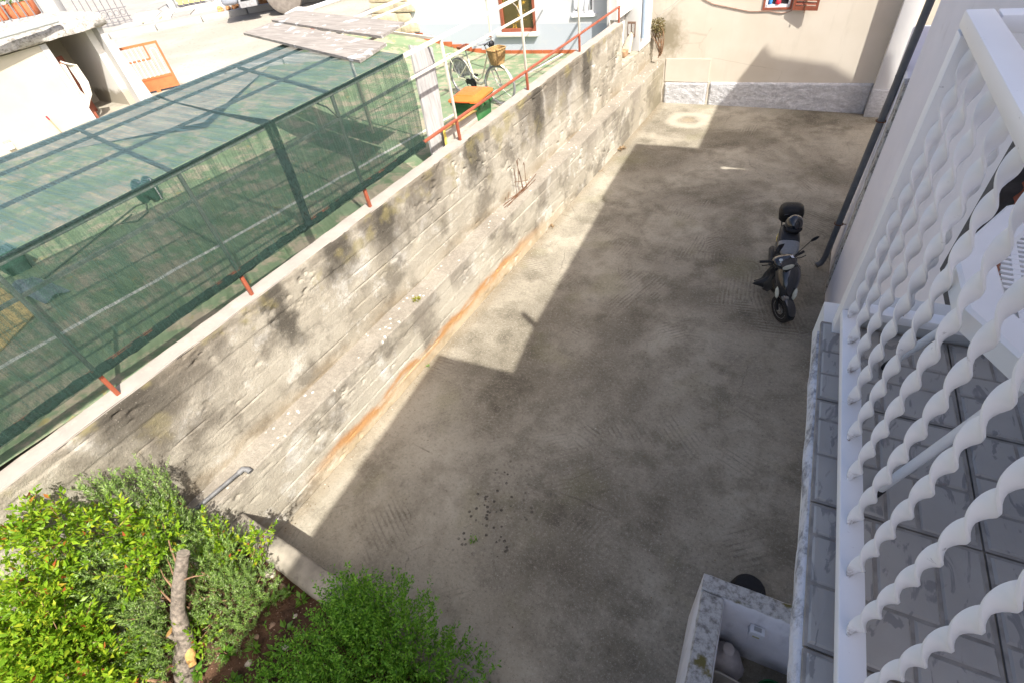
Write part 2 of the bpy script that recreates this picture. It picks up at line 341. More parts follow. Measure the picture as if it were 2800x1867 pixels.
M = {}
M['white_metal'] = simple('white_painted_steel', (.85, .85, .855), .38, .04, 5, .05, spec=.45, dirt=None)
def m_railpaint(foot=False):
    t = NT('scuffed_white_paint', .4, .45)
    c = t.mix(t.mr(t.noise(3), .3, .7), (.76, .765, .775), (.82, .825, .83))
    c = t.mix(t.ma('MULTIPLY', t.mr(t.noise(26, t.sv((.5, 1, 1)), detail=7, rough=.75), .63, .72), .8), c, (.20, .20, .21))
    if foot:
        z = t.xyz()[2]; k = t.ma('ADD', t.mr(z, 4.665, 4.71, 1, 0), t.mr(z, 5.52, 5.55)); c = t.mix(t.ma('MULTIPLY', k, t.mr(t.noise(45, detail=6, rough=.75), .42, .62)), c, (.17, .12, .09))
    t.col(c); t.bump(t.noise(40, detail=3), .12, .002); return t.m
M['rail'] = m_railpaint(); M['bar'] = m_railpaint(True)
M['lav'] = m_plaster('lavender_plaster', (.76, .745, .765), (.82, .80, .815), (.64, .61, .61), .9, .3)
M['black'] = simple('black_plastic', (.009, .0095, .011), .5, .2, 20, .1, spec=.28)
M['rubber'] = simple('black_rubber', (.022, .022, .023), .75, .2, 30, .2, spec=.3)
M['chrome'] = simple('brushed_metal', (.55, .55, .56), .3, .06, 30, .05, metal=1)
M['rustred'] = simple('red_oxide_paint', (.30, .085, .045), .5, .12, 9, .1, dirt=(.20, .05, .03))
M['rust'] = simple('rusty_steel', (.13, .06, .03), .85, .3, 60, .3)
M['cream_paint'] = simple('cream_painted_steel', (.60, .56, .46), .5, .06, 8, .08)
M['terracotta'] = simple('terracotta', (.50, .16, .07), .8, .15, 10, .2)
M['soil'] = None
# ------------------------------------------------------------------ the setting
def sheet(name, poly, z, mat, kind='structure'):
    m = MB(); m.add([(x, y, z) for x, y in poly], [tuple(range(len(poly)))])
    return tag(m.build(name, mat), kind=kind)
M['earth'] = simple('bare_earth', (.20, .16, .11), .95, .25, 1, .3)
sheet('ground', [(-400, -400), (400, -400), (400, 400), (-400, 400)], -.06, M['earth'])
yard = sheet('yard', [(-4.84, -6), (14, -6), (14, 16.4), (-4.84, 15.95)], 0, m_yard())
def zN(x, y):
    w = np.clip((-9.0-x)/4.5, 0, 1); w = w*w*(3-2*w)
    return (1-w)*(2.741-.0605*np.clip(y, -6, 16))+w*2.75
def terrain(name, xs, ys, mat, dz=0, keep=None):
    X, Y = np.meshgrid(xs, ys, indexing='ij'); Z = zN(X, Y)+dz
    V = np.stack([X, Y, Z], -1).reshape(-1, 3); n = len(ys); F = []
    for i in range(len(xs)-1):
        for j in range(n-1): F.append((i*n+j, (i+1)*n+j, (i+1)*n+j+1, i*n+j+1))
    return tag(npmesh(name, V, F, mat), kind='structure')
terrain('terrace_floor', np.linspace(-15.2, -5.36, 41), np.linspace(-8, 16, 33), m_green())
RD = np.array((.725, .689)); RN = np.array((-.689, .725))                # along the road, across it
def rp(t, o): q = RD*t+RN*o; return (float(q[0]), float(q[1]))
sheet('road', [rp(-40, 15.9), rp(-3, 15.9), rp(-1, 19), rp(26, 19), rp(26, 24.7), rp(-40, 24.7)], 2.755, m_road())
M['pave'] = simple('pale_pavement', (.31, .29, .26), .9, .08, 2, .3)
sheet('verge', [rp(-40, 12), rp(-4.2, 12), rp(-3.2, 15.9), rp(-40, 15.9)], 2.751, simple('dry_verge', (.34, .31, .25), .95, .2, 3, .4, dirt=(.25, .27, .12)))
pav = sheet('pavement', [rp(-60, 24.7), rp(40, 24.7), rp(40, 70), rp(-60, 70)], 2.86, M['pave'])
M['kerb'] = simple('kerb_stone', (.37, .36, .33), .9, .08, 3, .3)
kerb = None
for i in range(14):                                                       # kerb stones along the far side of the road
    t0 = -13.6+i*1.7
    m = MB(); a, b, c, d = rp(t0+.02, 24.55), rp(t0+1.68, 24.55), rp(t0+1.68, 24.80), rp(t0+.02, 24.80)
    m.prism([a, b, c, d], 2.70, 2.95); m.build('kerb_stone', M['kerb'], pav, bevel=.02)
for i in range(3):
    t0 = -5.9+i*1.5
    m = MB(); a, b, c, d = rp(t0+.02, 15.7), rp(t0+1.48, 15.7), rp(t0+1.48, 15.92), rp(t0+.02, 15.92)
    m.prism([a, b, c, d], 2.6, 2.86); m.build('kerb_stone', M['kerb'], pav, bevel=.02)
# crazy paving behind the kerb
M['flag'] = [simple('flagstone_a', (.37, .35, .32), .9, .1, 4, .3), simple('flagstone_b', (.30, .285, .26), .9, .1, 4, .3), simple('flagstone_c', (.41, .39, .365), .9, .1, 4, .3)]
g = {}
for i in range(13):
    for j in range(9):
        g[i, j] = (-10.5+i*1.05+random.uniform(-.3, .3), 26.1+j*1.15+random.uniform(-.33, .33))
for i in range(12):
    for j in range(8):
        q = [g[i, j], g[i+1, j], g[i+1, j+1], g[i, j+1]]; cx = sum(p[0] for p in q)/4; cyy = sum(p[1] for p in q)/4
        q = [rp(cx+(p[0]-cx)*.93, cyy+(p[1]-cyy)*.93) for p in q]
        m = MB(); m.prism(q, 2.84, 2.89+random.uniform(-.008, .012)); m.build('flagstone', random.choice(M['flag']), pav)

# ------------------------------------------------------------------ retaining walls
def relief(y, z, seed, h):
    """board-marked face: boards stand a few millimetres proud of each other, joints broken out"""
    b = z/h; k = np.floor(b+.05*fbm(y*.35, z*0, seed)); fr = b+.05*fbm(y*.35, z*0, seed)-k
    seg = np.floor(y/3.1+vnoise(k*7.3, k*0+.5, seed)*2)
    d = vnoise(k*3.7+seg*9.1, seg*1.3+.3, seed+3)*.006
    e = np.minimum(fr, 1-fr)*h
    brk = np.clip(fbm(y*1.1, k*5.3, seed+5)*1.5+.15, 0, 1)
    d -= np.exp(-(e/.007)**2)*.022*(.10+brk**1.3)
    holes = np.clip(fbm(y*9, z*13, seed+9, 3)-.36, 0, 1)*np.clip(fbm(y*.9, z*2.2, seed+12)+.25, 0, 1)
    d -= holes*.13
    d += fbm(y*4, z*7, seed+20, 4)*.005+fbm(y*.5, z*.9, seed+31, 2)*.008
    return d
def wall_face(name, x0, ys, z0, ztop, seed, h, mat, parent, depth, ny, nz):
    """front face with relief, worn top edge, flat top going back by depth"""
    Y = np.linspace(ys[0], ys[1], ny); T = np.linspace(0, 1, nz); YY, TT = np.meshgrid(Y, T, indexing='ij'); ZZ = z0+(ztop-z0)*TT
    D = relief(YY, ZZ, seed, h)
    wear = np.clip((ZZ-(ztop-.03))/.03, 0, 1); D -= wear**2*(.014+.012*fbm(YY*6, ZZ*0, seed+40))
    X = x0+D; V = [np.stack([X, YY, ZZ], -1)]
    for dd in (.03, .5, 1.0):                                             # the top surface
        xt = x0-depth*dd; V.append(np.stack([np.full(ny, xt), Y, ztop+.004*fbm(Y*3, Y*0+dd, seed)+(.006 if dd < 1 else 0)], -1)[:, None, :])
    V.append(np.stack([np.full(ny, x0-depth), Y, np.full(ny, z0)], -1)[:, None, :])
    V = np.concatenate(V, 1); n = V.shape[1]; idx = np.arange(ny*n).reshape(ny, n)
    a, b, c, d = idx[:-1, :-1], idx[1:, :-1], idx[1:, 1:], idx[:-1, 1:]
    F = np.stack([a, b, c, d], -1).reshape(-1, 4)
    o = npmesh(name, V.reshape(-1, 3), F, mat, parent, True, 50)
    return o
M['wall_low'] = m_wall('low_wall_concrete', True); M['wall_high'] = m_wall('high_wall_concrete', False)
lw = thing('retaining_wall', 'low stained concrete step wall with rusty orange seep along its foot', 'wall', (-4.98, 6, 0))
wall_face('body', -4.82, (-4, 15.95), -.05, 1.15, 3, .23, M['wall_low'], lw, .36, 660, 84)
hw = thing('boundary_wall', 'tall board-marked concrete wall with a white coping carrying the fence', 'wall', (-5.26, 5, 0))
wall_face('body', -5.15, (-5, 13.42), 1.1, 2.70, 8, .235, M['wall_high'], hw, .24, 700, 108)
wall_face('lower_end', -5.15, (13.424, 15.93), 1.1, 1.75, 21, .235, M['wall_high'], hw, .42, 110, 44)
M['coping'] = simple('whitewashed_coping', (.33, .295, .26), .9, .07, 4, .35, bdist=.01, dirt=(.42, .37, .31), dscale=6)
m = MB(); ny = 90; Y = np.linspace(-5, 13.42, ny); ring = []
for y in Y:
    e = .003*math.sin(y*9.1)+.003*math.sin(y*23.7+1); q = .006*math.sin(y*17+2)
    ring.append([(-5.158+e, y, 2.695), (-5.164+e, y, 2.716), (-5.37+q, y, 2.722), (-5.385+q, y, 2.62)])
m.loft(ring); m.build('coping', M['coping'], hw, True)

# planter retaining wall at the near end, soil behind it
pw = thing('planter_wall', 'low rough concrete wall holding back the soil bed', 'wall', (-3.3, .43, 0))
M['planter'] = simple('weathered_planter_concrete', (.28, .25, .20), .95, .3, 3, .6, bdist=.012, dirt=(.15, .135, .11), dscale=4)
ny = 120; X = np.linspace(-4.80, -1.35, ny); ring = []
for x in X:
    n1, n2, n3 = [float(fbm(np.array([x*3.]), np.array([k*7.3]), 4)[0]) for k in (1, 2, 3)]
    brk = .10*max(0, min(1, (x+3.35)/.3))*(1+.5*n3)
    ring.append([(x, .31+.02*n1, -.05), (x, .31+.02*n1, .74-brk*.8), (x, .335+.01*n2, .772-brk+.008*n3), (x, .545+.006*n1, .785-.4*brk+.006*n2), (x, .572+.006*n1, .765-.4*brk), (x, .58+.008*n2, -.05)])
m = MB(); m.loft(ring); m.build('body', M['planter'], pw, True, angle=60)
def m_soil():
    t = NT('red_soil', .97, .1)
    c = t.mix(t.mr(t.noise(4, detail=6), .35, .65), (.06, .037, .025), (.13, .073, .045))
    c = t.mix(t.mr(t.noise(18, detail=4), .55, .7), c, (.055, .034, .023)); t.col(c); t.bump(t.noise(26, detail=7, rough=.7), 1, .03); return t.m
M['soil'] = m_soil()
xs = np.linspace(-4.85, -1.4, 90); ys = np.linspace(-4, .33, 110); X, Y = np.meshgrid(xs, ys, indexing='ij')
Z = .66+.05*fbm(X*1.5, Y*1.5, 3)+.03*fbm(X*9, Y*9, 5)-.06*np.clip((Y-.1)/.2, 0, 1)-.25*np.clip((X+2.0)/.6, 0, 1)
n = len(ys); idx = np.arange(X.size).reshape(X.shape)
F = np.stack([idx[:-1, :-1], idx[1:, :-1], idx[1:, 1:], idx[:-1, 1:]], -1).reshape(-1, 4)
tag(npmesh('soil_bed', np.stack([X, Y, Z], -1).reshape(-1, 3), F, M['soil']), kind='structure')
# ------------------------------------------------------------------ fence on the coping, pergola frame, shade net
PY = [-1.55, .6, 2.22, 4.28, 6.51, 8.82, 11.15, 13.40]
fn = thing('boundary_fence', 'red-brown steel handrail on short posts along the white coping', 'fence', (-5.25, 5, 2.72))
for y in PY:
    m = MB(); m.box(-5.27, -5.23, y-.02, y+.02, 2.70, 3.03); m.build('post', M['rustred'], fn, bevel=.004)
m = MB(); m.box(-5.275, -5.225, -3, 13.43, 3.031, 3.066); m.build('handrail', M['rustred'], fn, bevel=.006)
pg = thing('pergola_frame', 'cream painted square-tube frame standing over the fence', 'pergola', (-5.25, 6.5, 3.06))
M['undernet'] = simple('dark_frame_tone', (.18, .20, .18), .6, .2)  # darker tone for the frame parts below the net
for y in PY[:-1]:
    m = MB(); m.box(-5.268, -5.232, y-.018, y+.018, 3.067, 4.19); m.build('upright', M['cream_paint'] if y > 5.6 else M['undernet'], pg, bevel=.003)
for x, z, w in ((-5.25, 4.215, .045), (-5.25, 3.92, .03), (-6.46, 4.21, .03), (-7.45, 4.21, .03), (-7.93, 4.215, .045)):
    ys_ = 5.62 if x > -6 else 6.0
    m = MB(); m.bar((x, ys_, z), (x, 13.15 if x > -7 else 12.6, z), w, w); m.build('rail', M['cream_paint'], pg)
    m = MB(); m.bar((x, -3, z), (x, ys_-.002, z), w, w); m.build('covered_rail', M['undernet'], pg)
for a, b in (((-5.28, 6.53), (-7.9, 7.15)), ((-5.28, 4.33), (-7.9, 4.95)), ((-5.28, 2.22), (-7.9, 2.60)), ((-5.28, .2), (-7.9, .55)), ((-5.28, 8.85), (-7.9, 9.5))):
    m = MB(); m.bar((*a, 4.19), (*b, 4.19), .035, .035); m.build('cross_beam', M['cream_paint'] if a[1] > 5.6 else M['undernet'], pg)
for y in (2.6, 7.15, 11.8):
    if y < 5: continue
    m = MB(); m.bar((-7.93, y, float(zN(-7.93, y))), (-7.93, y, 4.2), .045, .045); m.build('upright', M['cream_paint'], pg)
for y in (4.28, 8.82):
    m = MB(); m.tube([(-5.25, y-.02, 3.95), (-5.25, y-.12, 4.10), (-5.25, y-.26, 4.2)], .01, 6); m.build('brace', M['cream_paint'] if y > 5.6 else M['undernet'], pg)

nt = thing('shade_net', 'dark green see-through shade netting stretched over the frame', 'netting', (-6.5, 2, 4.25))
ya = np.linspace(-3.2, 0, 125); U = np.linspace(0, 1, 36)
Yt = np.linspace(0, 1, 130); UU, TT = np.meshgrid(U, Yt, indexing='ij')
xx = -5.245-2.66*UU; yy = -3.2+TT*(8.81+.50*UU)
zz = 4.254+.004*fbm(xx*3, yy*3, 2)+.012*np.abs(vnoise(yy*5, xx*.7, 5))*np.sin(UU*PI*2)**2
idx = np.arange(UU.size).reshape(UU.shape); F = np.stack([idx[:-1, :-1], idx[1:, :-1], idx[1:, 1:], idx[:-1, 1:]], -1).reshape(-1, 4)
M['net_roof'] = m_net('net_roof', .70, (3, 60, 3), (.07, .122, .126)); M['net_side'] = m_net('net_side', .60, (2, 75, 2), (.038, .076, .060)); M['net_thick'] = m_net('net_doubled', .93, (20, 60, 20), (.03, .055, .05))  # roof thread colour made lighter and bluer to carry the sky sheen
npmesh('roof_panel', np.stack([xx, yy, zz], -1).reshape(-1, 3), F, M['net_roof'], nt)
V = np.linspace(0, 1, 24); VV, TT = np.meshgrid(V, Yt, indexing='ij'); yy = -3.2+TT*8.81+.02*VV*0
yb = 3.0+.012*fbm(yy*4, yy*0, 6)
zz = 4.24*(1-VV)+yb*VV; xx = -5.195+.012*fbm(yy*1.3, zz*2, 8)+.014*vnoise(yy*7+zz*1.2, zz*.6, 17)*np.sin(VV*PI)**.6+.03*np.sin(VV*PI)*np.sin((yy-.4)*1.5)**2
idx = np.arange(VV.size).reshape(VV.shape); F = np.stack([idx[:-1, :-1], idx[1:, :-1], idx[1:, 1:], idx[:-1, 1:]], -1).reshape(-1, 4)
npmesh('side_panel', np.stack([xx, yy, zz], -1).reshape(-1, 3), F, M['net_side'], nt)
hem = [(-5.243, y, float(3.03+.006*math.sin(y*5)+.004*math.sin(y*31))) for y in np.linspace(-3.2, 5.62, 120)]
m = MB(); m.tube(hem, [.046+.005*math.sin(i*1.7) for i in range(120)], 8); m.build('hem', M['net_thick'], nt, True)
m = MB(); m.tube([(-5.22, y, 4.245) for y in np.linspace(-3.2, 5.62, 60)], .014, 6); m.build('ridge_fold', M['net_thick'], nt, True)
sm = MB(); L = [(-7.86, 3.62), (-7.3, 3.50), (-6.75, 3.44), (-6.2, 3.37), (-5.6, 3.33), (-5.22, 3.30)]
for (a, b), (c, d) in zip(L[:-1], L[1:]):
    wa = .02+.05*max(0, (a+6.6)/1.4)**2; wc = .02+.05*max(0, (c+6.6)/1.4)**2
    sm.add([(a, b-wa, 4.258), (c, d-wc, 4.258), (c, d+wc, 4.258), (a, b+wa, 4.258)], [(0, 1, 2, 3)])
sm.add([(-5.20, 3.25, 4.24), (-5.20, 3.39, 4.24), (-5.17, 3.345, 3.7), (-5.17, 3.22, 3.7), (-5.19, 3.30, 3.03), (-5.19, 3.19, 3.03)], [(0, 1, 2, 3), (3, 2, 4, 5)])
sm.build('overlap_seam', M['net_thick'], nt)

# weathered boards lying on the net's far end
M['greywood'] = m_wood('grey_weathered_wood', (.19, .17, .15), (.32, .295, .265), (2, 22, 22), white=.5)
for lab, q in (('wide weathered grey board on the net roof, split end nearest the wall', [(-9.03, 6.02, 4.36), (-5.56, 5.16, 4.30), (-5.66, 5.83, 4.32), (-7.05, 6.13, 4.36), (-8.95, 6.58, 4.38)]),
               ('weathered grey board behind the wide one on the net roof', [(-8.96, 6.60, 4.41), (-7.05, 6.14, 4.40), (-5.79, 5.90, 4.385), (-5.88, 6.53, 4.40), (-8.86, 7.10, 4.44)])):
    m = MB(); m.slab(q, .035); tag(m.build('wooden_board', M['greywood']), lab, 'board', 'boards lying on the net')

# whitewashed board stood on end, and a stained plank along the coping
M['whiteboard'] = m_wood('limewashed_board', (.29, .28, .27), (.44, .43, .415), (14, 14, 1.2))
m = MB(); m.slab([(-5.50, 6.04, 2.32), (-5.50, 6.42, 2.32), (-5.62, 6.74, 4.02), (-5.62, 6.25, 4.18)], .035)
tag(m.build('upright_board', M['whiteboard']), 'tall limewashed board standing upright at the end of the net', 'board')
M['plank'] = m_wood('stained_plank', (.36, .31, .25), (.52, .48, .42), (14, 2, 14))
pk = thing('leaning_plank', 'rust-stained pale plank on edge behind the fence, yellow strip at its end', 'plank', (-5.42, 6.9, 2.6))
m = MB(); m.slab([(-5.41, 6.32, 2.45), (-5.41, 7.40, 2.40), (-5.43, 7.46, 2.86), (-5.43, 6.37, 2.92)], .03); m.build('panel', M['plank'], pk)
m = MB(); m.bar((-5.395, 6.30, 2.45), (-5.415, 6.355, 2.92), .03, .03, (1, 0, 0)); m.build('edge_strip', simple('yellow_tape', (.72, .56, .12), .6, .1), pk)
m = MB(); m.bar((-5.44, 6.36, 2.93), (-5.44, 7.47, 2.87), .07, .02); m.build('top_strip', simple('ochre_strip', (.38, .26, .09), .7, .2), pk)

# ------------------------------------------------------------------ wheelie bin
bn = thing('wheelie_bin', 'green wheelie bin with an orange lid behind the fence', 'bin', (-5.66, 7.55, 2.28), math.radians(6))
M['bin'] = simple('green_bin_plastic', (.045, .17, .055), .5, .1, 8, .05, spec=.4); M['lid'] = simple('orange_bin_plastic', (.78, .155, .03), .42, .05, 8, .04, spec=.4)
def rrect(w, d, z, r=.05, cx=0, cyy=0, n=3):
    o = []
    for sx, sy, a0 in ((1, 1, 0), (-1, 1, 90), (-1, -1, 180), (1, -1, 270)):
        for k in range(n+1):
            a = math.radians(a0+90*k/n); o.append((cx+sx*(w/2-r)+r*math.cos(a), cyy+sy*(d/2-r)+r*math.sin(a), z))
    return o
m = MB(); m.loft([rrect(.42, .46, 0), rrect(.46, .52, .35), rrect(.50, .58, .68), rrect(.55, .63, .685), rrect(.55, .63, .735)]); m.build('body', M['bin'], bn, True, world=False)
m = MB(); m.loft([rrect(.57, .66, .737), rrect(.585, .68, .745), rrect(.575, .67, .775), rrect(.50, .58, .80), rrect(.40, .44, .815), rrect(.38, .42, .83), rrect(.36, .40, .832)]); m.build('lid', M['lid'], bn, True, world=False)
m = MB(); m.tube([(.16, -.35, .77), (.0, -.37, .775), (-.16, -.35, .77)], .016, 8); m.build('lid_grip', M['lid'], bn, True, world=False)
m = MB(); m.tube([(-.24, .34, .70), (-.24, .40, .73), (.24, .40, .73), (.24, .34, .70)], .017, 8); m.build('handle', M['bin'], bn, True, world=False)
for sx in (-1, 1):
    m = MB(); m.lathe([(.02, -.025), (.09, -.025), (.1, -.015), (.1, .015), (.09, .025), (.02, .025)], (sx*.23, .26, .1), (1, 0, 0)); m.build('wheel', M['rubber'], bn, True, world=False)
for k in range(3):
    m = MB(); m.box(.262, .285, -.24+k*.2, -.14+k*.2, .60, .69); m.build('rib', M['bin'], bn, world=False, bevel=.008)

# ------------------------------------------------------------------ bicycle (local: +x forward, z up, wheels 0.39 m)
bk = thing('bicycle', 'cream step-through city bicycle with wicker basket and brown saddle', 'bicycle', (-6.26, 9.40, 2.172), math.atan2(-.27, .96))
M['bikecream'] = simple('cream_bike_enamel', (.74, .70, .54), .3, .05, 8, .03, spec=.5); M['brownl'] = simple('brown_leather', (.26, .075, .035), .5, .12, 20, .1)
M['wicker'] = simple('wicker', (.36, .23, .095), .75, .3, 40, .6, bdist=.01)
R0 = .385
def bwheel(x, name):
    w = bpy.data.objects.new(name, None); COL.objects.link(w); w.parent = bk; w.location = (x, 0, R0)
    c = [(R0*.955*math.cos(a), 0, R0*.955*math.sin(a)) for a in np.linspace(0, 2*PI, 40, endpoint=False)]
    MB().tube(c, .021, 8, True).build('tyre', simple('grey_tyre', (.22, .22, .225), .8, .1, 20), w, True, world=False)
    c = [(p[0]*.945, 0, p[2]*.945) for p in c]; MB().tube(c, .014, 6, True).build('rim', M['chrome'], w, True, world=False)
    m = MB()
    for k in range(28):
        a = 2*PI*k/28; s_ = (-1)**k; b_ = a+s_*.35
        m.tube([(.02*math.cos(b_), .025*s_, .02*math.sin(b_)), (R0*.9*math.cos(a), 0, R0*.9*math.sin(a))], .0018, 4)
    m.tube([(0, -.05, 0), (0, .05, 0)], .018, 8); m.build('spokes', M['chrome'], w, world=False); return w
fw = bwheel(0, 'front_wheel'); bwheel(-1.27, 'rear_wheel')
fw.rotation_euler = (0, 0, .22)
m = MB(); hd0, hd1 = Vector((-.19, 0, .74)), Vector((-.27, 0, .98)); bb = Vector((-.80, 0, .33)); st0 = Vector((-.93, 0, .78))
m.tube([hd0, hd1], .024, 10); m.tube([hd0+Vector((-.01, 0, .03)), (-.36, 0, .52), (-.50, 0, .37), (-.62, 0, .32), bb], .026, 10); m.tube([hd1-Vector((0, 0, .05)), (-.42, 0, .66), (-.54, 0, .47), (-.66, 0, .40), (-.84, 0, .46)], .018, 8)
m.tube([bb, st0], .02, 10)
for s_ in (-1, 1):
    m.tube([st0-Vector((0, 0, .06)), (-1.27, .06*s_, R0)], .011, 6); m.tube([bb, (-1.27, .06*s_, R0)], .012, 6)
m.build('frame', M['bikecream'], bk, True, world=False)
m = MB()
for s_ in (-1, 1): m.tube([(-.17, .03*s_, .70), (-.12, .05*s_, .62), (0, .055*s_, R0)], .014, 8)
m.tube([(-.17, -.045, .70), (-.17, .045, .70)], .02, 8); m.build('fork', M['bikecream'], bk, True, world=False)
for x, a0, a1, nm in ((0, 15, 175, 'front_mudguard'), (-1.27, 20, 200, 'rear_mudguard')):
    m = MB(); m.tube([(x+(R0+.025)*math.cos(math.radians(a)), 0, R0+(R0+.025)*math.sin(math.radians(a))) for a in np.linspace(a0, a1, 20)], .026, 6, flat=.35); m.build(nm, M['bikecream'], bk, True, world=False)
m = MB(); q = [(-1.27+.33*math.cos(math.radians(a)), .045, R0+.36*math.sin(math.radians(a))) for a in range(10, 171, 16)]
m.add([(-1.27, .045, R0)]+q+[(p[0], p[1]-.004, p[2]) for p in [(-1.27, .045, R0)]+q], [tuple(range(len(q)+1)), tuple(reversed(range(len(q)+1, 2*len(q)+2)))]); m.build('skirt_guard', simple('patterned_guard', (.45, .44, .42), .7, .6, 22, .1), bk, world=False)
m = MB(); m.loft([[(x, yy*w, 1.0+dz+.018*(1 if abs(yy) < .5 else 0)) for yy in (-1, -.5, .5, 1)]+[(x, yy*w*.9, .95+dz) for yy in (1, -1)] for x, w, dz in ((-1.13, .10, .02), (-1.08, .115, .025), (-.98, .10, .01), (-.88, .04, .005), (-.80, .022, 0))]); m.build('saddle', M['brownl'], bk, True, world=False)
m = MB(); m.tube([st0, (-.975, 0, .97)], .013, 8); m.build('seat_post', M['chrome'], bk, True, world=False)
m = MB(); m.tube([hd1, (-.31, 0, 1.10), (-.29, 0, 1.13)], .014, 8); m.tube([(-.50, -.30, 1.17), (-.38, -.28, 1.17), (-.28, -.14, 1.14), (-.27, 0, 1.13), (-.28, .14, 1.14), (-.38, .28, 1.17), (-.50, .30, 1.17)], .012, 8); hb = m.build('handlebar', M['chrome'], bk, True, world=False)
for s_ in (-1, 1):
    m = MB(); m.tube([(-.54, .30*s_, 1.17), (-.42, .29*s_, 1.17)], .018, 8); m.build('grip', M['brownl'], hb, True, world=False)
    m = MB(); m.tube([(-.40, .28*s_, 1.15), (-.46, .24*s_, 1.12), (-.54, .25*s_, 1.11)], .006, 6); m.build('brake_lever', M['black'], hb, True, world=False)
m = MB(); m.tube([(-.30, -.02, 1.10), (-.20, -.02, 1.14), (-.12, .04, 1.0)], .012, 6); m.lathe([(.02, -.05), (.05, -.03), (.055, .03), (.03, .05)], (-.19, .08, 1.12), (1, 0, .3)); m.build('lamp', M['black'], hb, True, world=False)
m = MB(); m.loft([rrect(.21, .26, .80, .06, .02), rrect(.25, .31, .93, .07, .02), rrect(.29, .36, 1.07, .08, .02), rrect(.27, .34, 1.07, .08, .02), rrect(.22, .27, .84, .06, .02)], False)
m.add(rrect(.2, .25, .81, .06, .02), [tuple(range(16))]); bs = m.build('basket', M['wicker'], bk, True, world=False)
m = MB(); m.tube([(p[0], p[1], 1.075) for p in rrect(.29, .36, 1.07, .08, .02)], .013, 6, True); m.build('rim_braid', M['wicker'], bs, True, world=False)
m = MB(); m.tube([(-1.62, .07, .80), (-1.1, .07, .82)], .008, 6); m.tube([(-1.62, -.07, .80), (-1.1, -.07, .82)], .008, 6); m.tube([(-1.62, -.07, .80), (-1.62, .07, .80)], .008, 6)
for s_ in (-1, 1): m.tube([(-1.5, .07*s_, .8), (-1.27, .07*s_, R0)], .006, 6)
m.build('rear_rack', M['bikecream'], bk, True, world=False)
m = MB(); m.lathe([(.02, -.012), (.10, -.008), (.10, .008), (.02, .012)], (-.80, -.06, .33), (0, 1, 0)); m.tube([(-.80, -.09, .33), (-.66, -.09, .24)], .011, 6); m.box(-.72, -.60, -.17, -.09, .22, .25); m.tube([(-.80, .09, .33), (-.94, .09, .42)], .011, 6); m.box(-1.0, -.88, .09, .17, .41, .44)
m.box(-1.0, -.74, -.085, -.055, .30, .40); m.build('crankset', M['black'], bk, world=False)
m = MB(); m.tube([(-1.27, .06, R0), (-1.20, .16, .0)], .009, 6); m.build('kickstand', M['black'], bk, world=False)
# odds and ends on the terrace floor under the net
def flat(name, label, cat, q, th, mat, **k):
    m = MB(); m.slab([(x, y, float(zN(x, y))+th+.006) for x, y in q], th); return tag(m.build(name, mat, None, **k), label, cat)
flat('straw_mat', 'yellow straw mat on the terrace floor under the net', 'mat', [(-9.0, .95), (-8.6, -.35), (-7.2, .25), (-7.7, .88)], .015, simple('yellow_straw', (.50, .37, .15), .9, .2, 12, .4))
cr = thing('storage_crate', 'dark green crate standing under the net near the straw mat', 'crate', (-9.3, 1.28, 2.66)); M['crate'] = simple('dark_green_crate', (.02, .07, .045), .6, .15)
m = MB(); m.loft([rrect(.42, .26, 2.665, .03, -9.3, 1.28), rrect(.48, .32, 2.90, .03, -9.3, 1.28), rrect(.50, .34, 2.905, .03, -9.3, 1.28), rrect(.50, .34, 2.93, .03, -9.3, 1.28), rrect(.45, .29, 2.925, .03, -9.3, 1.28), rrect(.40, .24, 2.70, .03, -9.3, 1.28)]); m.build('body', M['crate'], cr, True)
m = MB(); m.box(-9.36, -9.24, 1.098, 1.108, 2.84, 2.87); m.build('handle', M['black'], cr)
pts = []
for i in range(14):
    for j in range(12):
        a, b = i/13, j/11; x = -8.75+.95*a; y = .98+.30*b+.05*a; pts.append((x, y, float(zN(x, y))+.02+.05*abs(math.sin(a*9+b*4))*math.sin(b*PI)+.03*math.sin(a*17-b*11)**2*math.sin(a*PI)))
m = MB(); m.add(pts, [(i*12+j, (i+1)*12+j, (i+1)*12+j+1, i*12+j+1) for i in range(13) for j in range(11)]); tag(m.build('crumpled_tarp', simple('grey_blue_tarp', (.16, .20, .22), .5, .2, 8, .2), None, True), 'crumpled grey-blue tarp beside the straw mat', 'tarp')
m = MB(); hp_ = [(-8.52, 1.32), (-8.9, 2.0), (-9.3, 2.7), (-9.55, 3.15), (-9.5, 3.3), (-9.1, 3.1), (-8.95, 2.85), (-9.15, 2.7), (-9.3, 2.95)]
m.tube([(x, y, float(zN(x, y))+.02) for x, y in hp_], .012, 6); tag(m.build('floor_hose', simple('dull_hose', (.09, .11, .08), .6, .1), None, True), 'thin dark hose trailing across the floor under the net', 'hose')
dg_ = thing('hose_reel', 'dark hose reel lying on the floor under the net', 'reel', (-9.5, 3.42, 2.54)); m = MB(); m.lathe([(.05, -.1), (.2, -.1), (.2, -.08), (.1, -.07), (.1, .07), (.2, .08), (.2, .1), (.05, .1)], (-9.5, 3.42, 2.74), (.7, .6, .1), 20); m.build('drum', M['crate'], dg_, True)
m = MB(); m.tube([(-9.6, 3.3, 2.55), (-9.65, 3.35, 2.85), (-9.45, 3.55, 2.88), (-9.35, 3.5, 2.55)], .015, 8); m.build('stand', M['chrome'], dg_, True)
